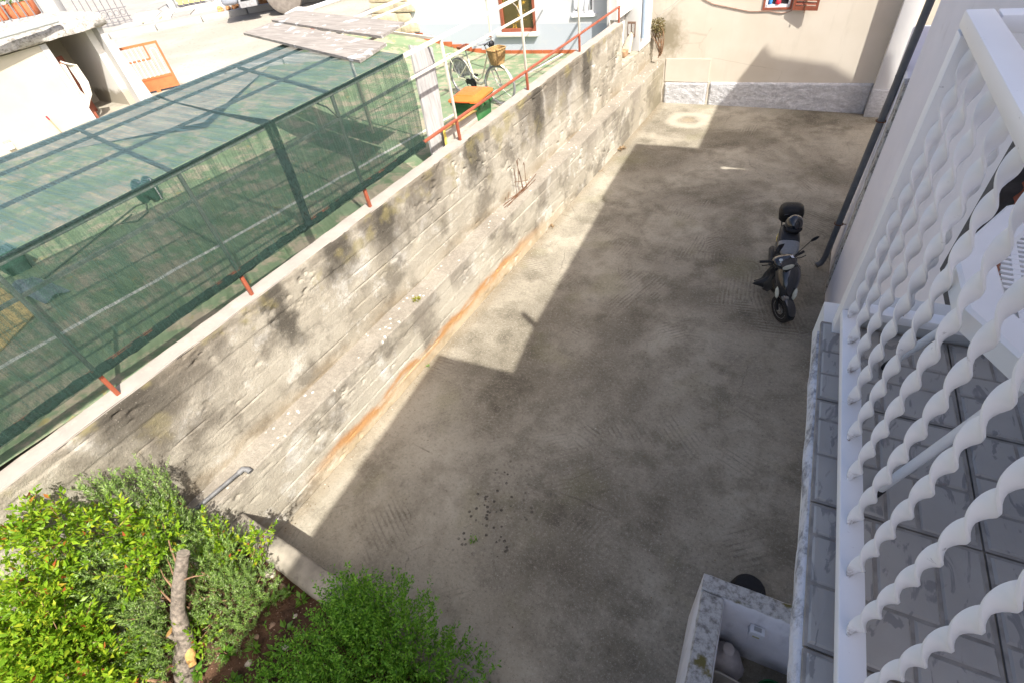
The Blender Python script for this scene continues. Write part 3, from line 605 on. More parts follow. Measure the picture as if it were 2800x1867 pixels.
# ------------------------------------------------------------------ pale blue house behind the terrace
A0, A1 = np.array((-10.54, 13.23)), np.array((-6.86, 13.71)); bd = (A1-A0)/np.linalg.norm(A1-A0); bnv = np.array((bd[1], -bd[0]))   # along the front, out of the front
def bp(t, o, z): q = A0+bd*t+bnv*o; return (float(q[0]), float(q[1]), z)
def bbox(m, t0, t1, o0, o1, z0, z1):
    a = [bp(t0, o0, z0), bp(t1, o0, z0), bp(t1, o1, z0), bp(t0, o1, z0)]
    return m.add(a+[(p[0], p[1], z1) for p in a], [(0, 3, 2, 1), (4, 5, 6, 7), (0, 1, 5, 4), (1, 2, 6, 5), (2, 3, 7, 6), (3, 0, 4, 7)])
bh = thing('blue_house', 'white house with a pale blue lower wall and brown-framed window above the terrace', 'house', (-8.5, 14, 1.9))
def m_bluehouse():
    t = NT('white_and_blue_render', .9, .2); x, y, z = t.xyz()
    c = t.mix(t.mr(t.ma('ADD', z, t.ma('MULTIPLY', x, .025)), 2.445, 2.45), (.42, .455, .495), (.55, .56, .565))
    c = t.mix(t.ma('MULTIPLY', t.mr(t.noise(3, detail=6), .58, .72), .3), c, (.5, .5, .48)); t.col(c); t.bump(t.noise(50, detail=4), .3, .004); return t.m
W1 = (1.88, 2.90, 2.46, 3.75); W2 = (3.95, 4.50, 2.84, 3.7)
mb = m_bluehouse(); T1 = 5.02
for t0, t1, z0, z1 in ((-1.35, W1[0], 1.6, 6), (W1[0], W1[1], 1.6, W1[2]), (W1[0], W1[1], W1[3], 6), (W1[1], W2[0], 1.6, 6), (W2[0], W2[1], 1.6, W2[2]), (W2[0], W2[1], W2[3], 6), (W2[1], T1, 1.6, 6)):
    m = MB(); bbox(m, t0, t1, -.35, 0, z0, z1); m.build('wall', mb, bh)
m = MB(); bbox(m, -1.2, T1-.1, -4, -.36, 1.6, 5.9); m.build('core', simple('house_core', (.6, .6, .6), .9), bh)
m = MB(); bbox(m, -1.5, T1+.2, -4.2, .25, 6.0, 6.2); m.build('roof', M['terracotta'], bh)
M['brownframe'] = simple('brown_window_paint', (.27, .085, .05), .45, .1, 10, .08)
def window(t0, t1, z0, z1, fm, glass, w=.07, dep=.09):
    f = MB(); bbox(f, t0, t0+w, -dep, .012, z0, z1); bbox(f, t1-w, t1, -dep, .012, z0, z1); bbox(f, t0+w, t1-w, -dep, .012, z0, z0+w); bbox(f, t0+w, t1-w, -dep, .012, z1-w, z1)
    fo = f.build('window', fm, bh)
    g_ = MB(); bbox(g_, t0+w, t1-w, -dep-.01, -dep+.02, z0+w, z1-w); g_.build('pane', glass, fo)
    return fo
def m_curtainglass():
    t = NT('old_window_glass', .12, .5)
    c = t.mix(t.mr(t.noise(6, t.sv((1, 1, .7)), detail=7, rough=.8), .56, .63), (.075, .055, .02), (.55, .32, .04)); t.col(c); t.b.inputs['Coat Weight'].default_value = .5; return t.m
wo = window(*W1, M['brownframe'], m_curtainglass())
m = MB(); bbox(m, W1[0]-.14, W1[1]+.05, -.05, .10, 2.36, 2.455); m.build('sill', simple('stone_sill', (.66, .63, .57), .8, .05), wo, bevel=.006)
wo = window(*W2, M['white_metal'], m_glass('dark_glass', (.05, .05, .055)), .05)
m = MB(); bbox(m, W2[0]-.03, W2[1]+.06, -.03, .06, 2.76, 2.835); m.build('sill', M['white_metal'], wo)
cl = MB(); pts = []
for i in range(15):
    for j in range(12):
        tt = W2[0]+.06+.42*i/14; zz_ = 3.6-.66*j/11-.10*math.sin(i/14*PI)*(j/11); pts.append(bp(tt, .03+.035*math.sin(i*1.3+j*.2)+.02*math.sin(j*.9), zz_))
cl.add(pts, [(i*12+j, (i+1)*12+j, (i+1)*12+j+1, i*12+j+1) for i in range(14) for j in range(11)])
tag(cl.build('hanging_towel', simple('white_cloth', (.70, .70, .71), .9, .04), None, True), 'white cloth hanging in the small window of the blue house', 'cloth')
ml = simple('red_skirting_tile', (.40, .115, .045), .6, .15, 3, .1)
for k in range(20):                                                       # red skirting tiles along the foot of the front
    t0 = -1.3+k*.31; zz0 = float(zN(*bp(t0, 0, 0)[:2]))
    if t0+.3 < T1: m = MB(); bbox(m, t0+.004, t0+.304, .001, .014, zz0-.05, zz0+.085); m.build('skirting_tile', ml, bh)
m = MB(); bbox(m, 4.86, T1+.02, .001, .035, 1.6, 6); m.build('corner_strip', M['white_metal'], bh)
# rough stone quoins at the house's left corner: one block each
M['stone'] = simple('split_limestone', (.56, .47, .33), .95, .2, 6, .9, bdist=.03)
for k in range(9):
    z0 = 1.75+k*.26; w = .62 if k % 2 else .44
    m = MB(); bbox(m, -1.38-.02*(k % 3), -1.38+w, .003, .05+.02*((k*7) % 3), z0+.008, z0+.252); m.build('quoin', M['stone'], bh, bevel=.02)
    m = MB(); bbox(m, -1.38-.9, -1.40, -.3, .04+.02*((k*5) % 3), z0+.008, z0+.252); m.build('quoin', M['stone'], bh, bevel=.02)
m = MB(); m.box(-13.9, -12.25, 11.9, 12.6, 1.8, 2.02); m.build('door_step', simple('brown_step', (.32, .15, .1), .7, .1), bh)

# ------------------------------------------------------------------ rendered pillar with meter niche at the end of the wall
gp = thing('service_pillar', 'pale grey rendered pillar with a small metal niche and a drainpipe', 'pillar', (-5.34, 14.62, 1.75))
M['palegrey'] = m_plaster('pale_grey_render', (.58, .58, .56), (.66, .655, .63), (.40, .37, .32))
m = MB(); m.box(-5.56, -5.12, 14.6, 15.5, 1.75, 5); m.build('body', M['palegrey'], gp, bevel=.02)
m = MB(); m.box(-5.62, -5.561, 13.55, 15.5, 1.75, 5); m.box(-5.56, -5.38, 13.6, 14.599, 2.72, 5); m.build('return_wall', simple('white_render', (.60, .585, .545), .9, .04), gp)
m = MB(); m.box(-5.47, -5.25, 14.585, 14.599, 2.10, 2.45); nf = m.build('niche', simple('niche_frame', (.22, .15, .11), .8, .2), gp)
m = MB(); m.box(-5.445, -5.375, 14.575, 14.584, 2.16, 2.40); m.box(-5.345, -5.275, 14.575, 14.584, 2.16, 2.40); m.build('metal_plate', M['chrome'], nf)
m = MB(); m.tube([(-5.07, 14.66, 5), (-5.07, 14.66, 2.25), (-5.07, 14.66, 2.05)], .045, 12); m.build('drainpipe', simple('blue_grey_pipe', (.27, .33, .40), .5, .05), gp, True)
def rock(name, c, r, mat, seed, lab=None, cat='stone', flat=.7, parent=None, group=None):
    bm = bmesh.new(); bmesh.ops.create_icosphere(bm, subdivisions=2, radius=1)
    rr = random.Random(seed); ph = [rr.uniform(0, 6) for _ in range(6)]; st = [rr.uniform(.75, 1.25) for _ in range(3)]
    for v in bm.verts:
        k = 1+.18*math.sin(v.co.x*3+ph[0])+.15*math.sin(v.co.y*4+ph[1])+.15*math.sin(v.co.z*3.5+ph[2])
        v.co = Vector((v.co.x*st[0], v.co.y*st[1], v.co.z*flat*st[2]))*k*r+Vector(c)
    me = bpy.data.meshes.new(name); bm.to_mesh(me); bm.free(); me.materials.append(mat); o = link(name, me, parent)
    if lab: tag(o, lab, cat, group)
    return o
M['paleStone'] = simple('pale_stone', (.46, .40, .32), .95, .12, 9, .5, bdist=.02)
m = MB(); m.slab([(-5.52, 14.25, 1.80), (-5.26, 14.30, 1.80), (-5.28, 14.52, 2.18), (-5.36, 14.54, 2.24), (-5.50, 14.50, 2.0)], .09)
tag(m.build('stone_block', M['paleStone'], None, bevel=.015), 'pale cut stone leaning against the pillar', 'stone')
m = MB(); m.box(-5.56, -5.30, 14.0, 14.28, 1.755, 1.90); tag(m.build('stone_block', simple('brown_stone', (.30, .19, .11), .95, .2, 9, .6), None, bevel=.02), 'brown stone block lying below the pillar niche', 'stone')

# ------------------------------------------------------------------ cream house closing the yard
F0, F1 = np.array((-4.76, 15.91)), np.array((.58, 16.22)); fd = (F1-F0)/np.linalg.norm(F1-F0); fnv = np.array((fd[1], -fd[0]))
def fp(t, o, z): q = F0+fd*t+fnv*o; return (float(q[0]), float(q[1]), z)
def fbox(m, t0, t1, o0, o1, z0, z1):
    a = [fp(t0, o0, z0), fp(t1, o0, z0), fp(t1, o1, z0), fp(t0, o1, z0)]
    return m.add(a+[(p[0], p[1], z1) for p in a], [(0, 3, 2, 1), (4, 5, 6, 7), (0, 1, 5, 4), (1, 2, 6, 5), (2, 3, 7, 6), (3, 0, 4, 7)])
ch = thing('cream_house', 'cream rendered house wall closing the far end of the yard', 'house', (-2, 16.2, 0))
def m_cream():
    t = NT('cream_render', .92, .2); x, y, z = t.xyz()
    c = t.mix(t.mr(t.noise(.7, detail=4), .35, .65), (.56, .50, .405), (.61, .555, .465))
    dx = t.ma('SUBTRACT', x, -4.75); dz = t.ma('MULTIPLY', t.ma('SUBTRACT', z, 1.75), .8)
    rr = t.ma('ADD', t.ma('SQRT', t.ma('ADD', t.ma('MULTIPLY', dx, dx), t.ma('MULTIPLY', dz, dz))), t.mr(t.noise(4, detail=7, rough=.7), 0, 1, -.45, .45, False))
    c = t.mix(t.ma('MULTIPLY', t.mr(t.noise(1.6, t.vec(t.ma('MULTIPLY', x, 2.2), y, t.ma('MULTIPLY', z, .35)), detail=6, rough=.7), .54, .72), .28), c, (.44, .39, .31))
    c = t.mix(t.ma('MULTIPLY', t.mr(t.vor(.55, t.vec(t.ma('ADD', x, t.mr(t.noise(3), 0, 1, -.2, .2, False)), 0, z), 'DISTANCE_TO_EDGE'), 0, .008, 1, 0), t.mr(t.noise(.9), .52, .6, 0, .4)), c, (.35, .30, .23))
    c = t.mix(t.ma('MULTIPLY', t.mr(rr, .12, .62, 1, 0), .85), c, (.25, .215, .14))     # damp stain by the shrub
    t.col(c); t.bump(t.noise(55, detail=4), .25, .003); return t.m
M['cream'] = m_cream(); CW = (2.31, 2.98, 2.36, 3.3)
for t0, t1, z0, z1 in ((-1.2, CW[0], .0, 6), (CW[0], CW[1], .0, CW[2]), (CW[0], CW[1], CW[3], 6), (CW[1], 12, .0, 6)):
    m = MB(); fbox(m, t0, t1, -.4, 0, z0, z1); m.build('wall', M['cream'], ch)
m = MB(); fbox(m, -1.1, 12, -5, -.41, 0, 5.9); m.build('core', M['cream'], ch)
m = MB(); fbox(m, -1.4, 12.2, -5.2, .2, 6.0, 6.2); m.build('roof', M['terracotta'], ch)
def rough_panel(name, t0, t1, z0, z1a, z1b, off, mat, parent, seed):
    nt_ = int((t1-t0)/.035)+2; nz_ = 22; TT_, KK = np.meshgrid(np.linspace(t0, t1, nt_), np.linspace(0, 1, nz_), indexing='ij')
    top = z1a+(z1b-z1a)*(TT_-t0)/(t1-t0); ZZ_ = z0+(top-z0)*KK; D = off+.014*fbm(TT_*7, ZZ_*11, seed, 5)
    D = np.where(KK > .97, .0, D); D = np.where((TT_ <= t0+1e-6) | (TT_ >= t1-1e-6), 0., D)
    V_ = np.stack([F0[0]+fd[0]*TT_+fnv[0]*D, F0[1]+fd[1]*TT_+fnv[1]*D, ZZ_], -1); ix = np.arange(TT_.size).reshape(TT_.shape)
    return npmesh(name, V_.reshape(-1, 3), np.stack([ix[:-1, :-1], ix[1:, :-1], ix[1:, 1:], ix[:-1, 1:]], -1).reshape(-1, 4), mat, parent, True, 60)
M['plinth'] = m_rough_plinth()
rough_panel('plinth', 1.29, 5.27, -.05, .61, .71, .045, M['plinth'], ch, 5); rough_panel('plinth', 0, 1.235, -.05, .56, .60, .04, M['plinth'], ch, 9); rough_panel('plinth', 5.66, 12, -.05, .67, .7, .045, M['plinth'], ch, 14)
m = MB(); fbox(m, 1.237, 1.288, .001, .02, 0, .62); m.build('corner_strip', M['cream'], ch)
M['beige'] = m_plaster('beige_render', (.55, .50, .415), (.60, .55, .465), None)
m = MB(); fbox(m, .0, 1.235, .001, .018, .601, 1.21); m.build('patch_panel', M['beige'], ch)
m = MB(); fbox(m, 5.27, 5.65, .001, .28, .66, 6); m.build('pilaster', m_plaster('pale_pilaster_render', (.66, .655, .65), (.72, .71, .69)), ch, bevel=.01)
m = MB(); fbox(m, 5.26, 5.66, .002, .33, -.02, .655); m.build('pilaster_foot', M['plinth'], ch, bevel=.03)
f = MB(); t0, t1, z0, z1 = CW; w = .05
fbox(f, t0, t0+w, -.08, .02, z0, z1); fbox(f, t1-w, t1, -.08, .02, z0, z1); fbox(f, t0+w, t1-w, -.08, .02, z0, z0+w); fbox(f, t0+w, t1-w, -.08, .02, z1-w, z1)
wn_ = f.build('window', M['brownframe'], ch)
m = MB(); fbox(m, t0+w, t1-w, -.07, .0, z0+w, z0+w+.06); fbox(m, t0+w, t0+w+.05, -.07, .0, z0+w, z1-w); fbox(m, t1-w-.05, t1-w, -.07, .0, z0+w, z1-w); m.build('sash', M['white_metal'], wn_)
m = MB(); fbox(m, t0+w+.05, t1-w-.05, -.09, -.06, z0+w+.06, z1-w); m.build('pane', m_glass('window_dark_glass', (.035, .03, .035)), wn_)
for nm, cc, a, b, c_, d in (('blue_toy', (.05, .22, .55), .11, .20, 2.475, 2.72), ('red_toy', (.65, .03, .05), .27, .40, 2.475, 2.60), ('yellow_toy', (.75, .5, .04), .31, .36, 2.60, 2.68)):
    m = MB(); m.lathe([((b-a)*.42, 0), ((b-a)*.5, (d-c_)*.3), ((b-a)*.38, (d-c_)*.75), ((b-a)*.12, d-c_)], fp(t0+(a+b)/2, -.035, c_), (0, 0, 1), 12)
    tag(m.build('window_ornament', simple(nm+'_paint', cc, .5, .1), None, True), nm.split('_')[0]+' ornament standing in the cream house window', 'ornament')
# open louvred shutter, laid back against the wall
sh = bpy.data.objects.new('shutter', None); COL.objects.link(sh); sh.parent = ch
s0, s1 = t1+.02, t1+.59; dd = lambda t: .05+.10*(t-s0)/(s1-s0)
def sbox(m, a, b, z0_, z1_, th=.035):
    q = [fp(a, dd(a), z0_), fp(b, dd(b), z0_), fp(b, dd(b)+th, z0_), fp(a, dd(a)+th, z0_)]
    return m.add(q+[(p[0], p[1], z1_) for p in q], [(0, 3, 2, 1), (4, 5, 6, 7), (0, 1, 5, 4), (1, 2, 6, 5), (2, 3, 7, 6), (3, 0, 4, 7)])
m = MB(); sbox(m, s0, s0+.06, z0, z1); sbox(m, s1-.06, s1, z0, z1); sbox(m, s0+.06, s1-.06, z0, z0+.09); sbox(m, s0+.06, s1-.06, z1-.09, z1); m.build('frame', M['brownframe'], sh)
for k in range(8):
    zz_ = z0+.115+k*.085; m = MB()
    m.add([fp(s0+.06, dd(s0)+.004, zz_+.055), fp(s1-.06, dd(s1)+.004, zz_+.055), fp(s1-.06, dd(s1)+.034, zz_), fp(s0+.06, dd(s0)+.034, zz_)], [(0, 1, 2, 3)])
    m.build('slat', M['brownframe'], sh)
m = MB(); m.tube([fp((s0+s1)/2, .14, z0+.3), fp((s0+s1)/2, .145, z0-.05)], .008, 6); m.build('latch', M['rust'], sh)
m = MB(); cp = [(.88, 2.62), (1.1, 2.52), (1.5, 2.44), (2.02, 2.335), (2.5, 2.335), (2.65, 2.30), (2.78, 2.285), (2.93, 2.31), (3.0, 2.34)]
m.tube([fp(.4, .015, 2.95)]+[fp(t, .015, z) for t, z in cp], .009, 6); tag(m.build('wall_cable', simple('brown_cable', (.32, .19, .14), .6, .1), None, True), 'thin brown cable sagging across the cream wall below the window', 'cable')
m = MB(); m.tube([(-5.05, 15.55, 2.28), (-4.4, 15.85, 2.75), (-3.95, 15.9, 3.1)], .006, 5); tag(m.build('stay_wire', simple('grey_wire', (.35, .33, .3), .6, .1), None, True), 'thin grey wire rising from the dry shrub up the cream wall', 'wire')
m = MB(); m.box(.93, 1.02, 15.97, 16.05, 0, .06); tag(m.build('brick', M['terracotta'], None, bevel=.01), 'broken terracotta brick at the foot of the far pilaster', 'brick')
# ------------------------------------------------------------------ the house on the right with its balcony (u: into the house, s: along it)
HO = np.array((.161, 1.737)); HU = np.array((.99508, .09901)); HV = np.array((-.09901, .99508)); HA = math.atan2(.09901, .99508)
def hp(u, s, z): q = HO+HU*u+HV*s; return (float(q[0]), float(q[1]), z)
def hbox(m, u0, u1, s0, s1, z0, z1):
    a = [hp(u0, s0, z0), hp(u1, s0, z0), hp(u1, s1, z0), hp(u0, s1, z0)]
    return m.add(a+[(p[0], p[1], z1) for p in a], [(0, 3, 2, 1), (4, 5, 6, 7), (0, 1, 5, 4), (1, 2, 6, 5), (2, 3, 7, 6), (3, 0, 4, 7)])
ho = thing('balcony_house', 'pale lavender house with a tiled balcony along the right of the yard', 'house', (1.2, 2, 0))
HW = (1.25, 2.42, 3.32, 5.0)
for s0, s1, z0, z1 in ((-8, HW[0], 0, 5.75), (HW[0], HW[1], 0, HW[2]), (HW[0], HW[1], HW[3], 5.75), (HW[1], 6.35, 0, 5.75)):
    m = MB(); hbox(m, 1.08, 1.4, s0, s1, z0, z1); m.build('wall', M['lav'], ho)
m = MB(); hbox(m, 1.401, 8, -8, 6.3, 0, 5.745); m.build('core', M['lav'], ho)
M['slate'] = simple('dark_stone_surround', (.085, .088, .095), .7, .2, 12, .4)
fo = MB(); hbox(fo, 1.06, 1.3, HW[1]-.13, HW[1]+.0, HW[2], HW[3]); hbox(fo, 1.06, 1.3, HW[0], HW[0]+.13, HW[2], HW[3]); hbox(fo, 1.05, 1.3, HW[0]+.131, HW[1]-.131, HW[2], HW[2]+.06)
fo = fo.build('window', M['slate'], ho)
m = MB(); hbox(m, 1.20, 1.25, HW[0]+.13, HW[1]-.13, HW[2]+.061, HW[3]); so_ = m.build('shutter_panel', M['brownframe'], fo)
for k in range(16):
    m = MB(); z = HW[2]+.1+k*.1; m.add([hp(1.195, HW[0]+.16, z+.06), hp(1.195, HW[1]-.16, z+.06), hp(1.165, HW[1]-.16, z), hp(1.165, HW[0]+.16, z)], [(0, 1, 2, 3)]); m.build('slat', M['brownframe'], fo)
roof = [(1.27, -6), (.74, -1.56), (.34, 1.75), (1.73, 1.91), (1.53, 2.95), (1.03, 7.35), (.90, 7.40), (.82, 8.13), (.62, 10.43), (2.23, 10.58), (1.95, 13.63), (1.69, 14.15), (2.13, 14.07), (3.7, 14.08), (4.67, 13.98), (5.4, 13.75), (7.5, 13), (12, 12), (12, 9.86), (2.89, 9.80), (2.89, 9.63), (12, 9.66), (12, -6)]  # outline traced back from its shadow; added slot lets through a patch of sun
roof = [(x+.936, y-.456) for x, y in roof]
m = MB(); m.prism([(2.55, -6), (2.1, -1.9), (1.95, .9), (3.0, 1.2), (2.85, 2.5), (2.35, 6.8), (2.2, 7.7), (7.8, 7.9), (7.8, -6)], 5.746, 7.598); m.build('upper_storey', M['lav'], ho)
m = MB(); m.prism(roof, 7.60, 7.78); rf_ = m.build('roof', M['terracotta'], ho)
m = MB(); m.box(4.986, 12.9, 9.04, 9.55, 7.785, 7.85); m.build('slot_light_block', M['terracotta'], rf_)  # unseen cover added to stop the slot's light patch at one end
m = MB(); m.tube([(2.75, 2.42, 7.68), (2.35, 2.63, 7.65), (2.0, 2.83, 7.62)], .055, 10); m.build('rain_spout', simple('zinc_pipe', (.3, .31, .33), .5, .05), ho, True)
# lower annex wall past the corner, drainpipe in front of it
an = MB(); an.prism([hp(1.10, 6.351, 0)[:2], hp(1.14, 7.6, 0)[:2], hp(1.34, 9.1, 0)[:2], hp(3.5, 9.2, 0)[:2], hp(3.5, 6.351, 0)[:2]], 0, 3.3)
an.build('annex_wall', M['lav'], ho, bevel=.03)
ring = []
for k in range(60):
    z = 3.32*k/59; r_ = float(fbm(np.array([z*5.]), np.array([.3]), 6)[0])
    ring.append([hp(1.06+.02*r_, 6.36, z), hp(1.07+.02*r_, 6.62+.05*r_, z), hp(1.16, 6.64+.05*r_, z), hp(1.16, 6.36, z)])
m = MB(); m.loft(ring); m.build('rough_corner', m_mossy('rough_corner_render', (.50, .49, .46), (.17, .16, .14), (.3, .27, .18)), ho, True)
M['pipe'] = simple('anthracite_pipe', (.10, .11, .12), .45, .12, 6, .05, spec=.45, dirt=(.12, .13, .14))
px_, py_ = hp(1.0, 7.1, 0)[:2]
m = MB(); lx = lambda z: px_+.028*max(0, z-.3); m.tube([(lx(6.3), py_, 6.3), (lx(3.2), py_, 3.2)], .048, 14); m.tube([(lx(3.2), py_, 3.2), (lx(3.18), py_, 3.18), (lx(1.6), py_, 1.6)], [.053, .048, .048], 14); m.tube([(lx(1.6), py_, 1.6), (lx(1.58), py_, 1.58), (px_, py_, .26), (px_-.01, py_-.01, .17), (px_-.04, py_-.04, .10), (px_-.09, py_-.08, .07)], [.053, .048, .048, .048, .048, .049], 14)
dp = m.build('downpipe', M['pipe'], ho, True)
for z in (2.6, .9, 4.6):
    m = MB(); m.tube([(lx(z)+.064*math.cos(a), py_+.064*math.sin(a), z) for a in np.linspace(0, 2*PI, 16, endpoint=False)], .008, 6, True); m.tube([(lx(z)+.05, py_, z), (px_+.16, py_+.02, z)], .008, 6); m.build('bracket', M['rust'], dp, True)
# balcony slab, ragged render on its edge, relief tiles
m = MB(); hbox(m, .012, 1.079, -4, .205, 4.36, 4.532); sb = m.build('balcony_slab', M['palegrey'], ho)
ring = []; rr = random.Random(4)
for k in range(220):
    s = -4+4.02*k/219; n1, n2, n3 = [float(fbm(np.array([s*5.]), np.array([q*9.1]), 8, 5)[0]) for q in (1, 2, 3)]
    w = .012+.010*n1+.007*n2
    ring.append([hp(.011, s, 4.45), hp(-w*.6, s, 4.45+.008*n3), hp(-w-.004*n3, s, 4.48+.01*n2), hp(-w*.9+.006*n3, s, 4.51+.008*n1), hp(-.006+.006*n2, s, 4.53), hp(.011, s, 4.533)])
m = MB(); m.loft(ring); m.build('edge_render', m_mossy('ragged_white_render', (.62, .62, .64), (.26, .26, .27), (.45, .44, .42)), sb, True, angle=70)
def m_tile():
    t = NT('grey_relief_tile', .75, .22)
    c = t.mix(t.mr(t.noise(3), .3, .7), (.34, .325, .30), (.42, .402, .372))
    g_ = t.noise(22, t.sv((1, .35, 1)), detail=5, dist=1.2); c = t.mix(t.ma('MULTIPLY', t.mr(g_, .55, .62), .6), c, (.16, .16, .165))
    t.col(c); t.bump(g_, .55, .006); return t.m
M['tile'] = m_tile(); M['joint'] = simple('tile_joint', (.27, .257, .238), .8, .2, 20, .1); M['grout'] = simple('brown_grout', (.24, .215, .175), .9, .2, 20, .2)
def split(r, d, rr):
    x0, x1, y0, y1 = r
    if d == 0 or (x1-x0)*(y1-y0) < .016: return [r]
    k = rr.uniform(.36, .64)
    if (x1-x0) > (y1-y0)*rr.uniform(.75, 1.3): c = x0+(x1-x0)*k; return split((x0, c, y0, y1), d-1, rr)+split((c, x1, y0, y1), d-1, rr)
    c = y0+(y1-y0)*k; return split((x0, x1, y0, c), d-1, rr)+split((x0, x1, c, y1), d-1, rr)
def tile_mesh(w, h, seed):
    """one cast tile: a base with a few flat stones raised on it, each with chamfered edges"""
    rr = random.Random(seed); m = MB(); m.box(0, w, 0, h, 0, .013)
    for x0, x1, y0, y1 in split((.004, w-.004, .004, h-.004), 3, rr):
        g_ = .0042; x0 += g_; x1 -= g_; y0 += g_; y1 -= g_; j = lambda: rr.uniform(-.004, .004)
        b_ = [(x0, y0), (x1, y0), (x1, y1), (x0, y1)]; t_ = [(x0+.005+j()*.3, y0+.005+j()*.3), (x1-.005+j()*.3, y0+.005), (x1-.005, y1-.005+j()*.3), (x0+.005, y1-.005)]
        m.add([(*p, .0131) for p in b_]+[(*p, .0175+rr.uniform(0, .001)) for p in t_], [(4, 5, 6, 7), (0, 1, 5, 4), (1, 2, 6, 5), (2, 3, 7, 6), (3, 0, 4, 7)])
    me = bpy.data.meshes.new('tile'); me.from_pydata(m.v, [], m.f); me.materials.append(M['tile']); me.materials.append(M['joint'])
    for p in me.polygons[:6]: p.material_index = 1
    return me
TW = .405; tms = [tile_mesh(TW-.006, TW-.006, k) for k in range(5)]; narrow = [tile_mesh(.262, TW-.006, 20+k) for k in range(2)]
m = MB(); hbox(m, .004, 1.078, -4, .07, 4.5325, 4.540); m.build('grout_bed', M['grout'], sb)
off = Vector(wloc(sb))
for c_ in range(3):
    for k in range(10):
        o = link('tile', (narrow if c_ == 2 else tms)[(k*3+c_*2) % (2 if c_ == 2 else 5)], sb); s = .062-TW*(k+1)
        o.location = Vector(hp(c_*TW+.0, s, 4.5345))-off; o.rotation_euler = (0, 0, HA)
m = MB(); hbox(m, .10, 1.078, .072, .20, 4.533, 4.612); m.build('end_kerb', M['palegrey'], sb, bevel=.004)

# ------------------------------------------------------------------ railing: twisted flat bars between two rails
rl = thing('balcony_railing', 'white balcony railing of twisted flat steel bars around the tiled floor', 'railing', hp(.065, 0, 4.55))
m = MB(); hbox(m, .039, .093, -4, -.001, 4.638, 4.670); m.build('bottom_rail', M['rail'], rl, bevel=.003)
m = MB(); hbox(m, .036, .095, -4, .062, 5.552, 5.590); m.build('top_rail', M['rail'], rl, bevel=.004)
m = MB(); hbox(m, .036, .094, 0, .060, 4.55, 5.547); m.build('corner_post', M['rail'], rl, bevel=.003)
m = MB(); hbox(m, .099, 1.07, .005, .058, 4.634, 4.668); m.build('side_bottom_rail', M['rail'], rl, bevel=.003)
m = MB(); hbox(m, .100, 1.07, .002, .060, 5.550, 5.590); m.build('side_top_rail', M['rail'], rl, bevel=.004)
m = MB(); hbox(m, .50, .55, .008, .056, 4.669, 5.548); m.build('side_post', M['rail'], rl, bevel=.003)
def twisted(h, w=.0320, th=.008, turns=-5.0, ph=0.0):
    n = 130; ring = []
    prof = []
    for k in range(12):
        a = 2*PI*k/12; ca, sa = math.cos(a), math.sin(a)
        prof.append((math.copysign(abs(ca)**.2, ca)*w/2, math.copysign(abs(sa)**.55, sa)*th/2))
    for i in range(n+1):
        z = h*i/n; a = ph+turns*2*PI*i/n; c_, s_ = math.cos(a), math.sin(a)
        ring.append([(x*c_-y*s_, x*s_+y*c_, z) for x, y in prof])
    m = MB(); m.loft(ring); return m
bm_ = twisted(.879, ph=HA+.9).build('baluster', M['bar'], rl, True, world=False, angle=48); off = Vector(wloc(rl))
bm_.location = Vector(hp(.066, -.034, 4.669))-off
for k in range(1, 19): c_ = dup(bm_, rl); c_.location = Vector(hp(.066, -.034-.1375*k, 4.669))-off; c_.rotation_euler = (0, 0, 0)
for u in (.225, .362, .64, .777, .914): c_ = dup(bm_, rl); c_.location = Vector(hp(u, .03, 4.669))-off; c_.rotation_euler = (0, 0, .5)

# ------------------------------------------------------------------ plastic table on the balcony
tb = thing('garden_table', 'white perforated plastic table with black-tipped legs on the balcony', 'table', (.76, 1.19, 4.55))
M['plastic'] = simple('white_plastic', (.68, .70, .72), .42, .04, 6, .04, spec=.45)
cx, cyy, zt = .76, 1.19, 5.265
oc = [(cx+.47*math.cos(a)*k, cyy+.47*math.sin(a)*k) for a, k in [(math.radians(q+HA*57), 1.0) for q in (12, 45, 78, 102, 135, 168, 192, 225, 258, 282, 315, 348)]]
m = MB(); R_ = lambda k, z: [(cx+(x-cx)*k, cyy+(y-cyy)*k, z) for x, y in oc]
m.loft([R_(.97, zt-.055), R_(1.0, zt-.05), R_(1.0, zt-.006), R_(.985, zt), R_(.86, zt), R_(.845, zt-.006)], False); m.build('rim', M['plastic'], tb, True, angle=35)
m = MB(); N = 44; st = .72/N                                             # perforated top: a lattice of thin bars in two directions
inr = .47*.85*.97
for k in range(-22, 23):
    d = k*.0185; L = math.sqrt(max(0, inr*inr-d*d))
    if L > .02:
        m.box(cx-L, cx+L, cyy+d-.0042, cyy+d+.0042, zt-.012, zt-.006)
    if L > .02 and abs(d*1.5) < inr-.01:
        m.box(cx+d*1.5-.0062, cx+d*1.5+.0062, cyy-math.sqrt(max(0, inr*inr-2.25*d*d)), cyy+math.sqrt(max(0, inr*inr-2.25*d*d)), zt-.0125, zt-.0065)
m.build('lattice_top', M['plastic'], tb)
for (fx, fy), (tx, ty) in (((.375, 1.075), (.50, 1.06)), ((.375, 1.62), (.52, 1.40)), ((1.12, 1.50), (1.0, 1.40)), ((1.12, .85), (1.0, .97))):
    a, b = Vector((fx, fy, 4.553)), Vector((tx, ty, 5.25)); c_ = a+(b-a)*.06
    m = MB(); m.tube([c_, b], .0115, 12); lg = m.build('leg', M['plastic'], tb, True)
    m = MB(); m.tube([a, a+(b-a)*.02, c_+(b-a)*.01], [.012, .0145, .0145], 12); m.build('rubber_foot', M['rubber'], lg, True)

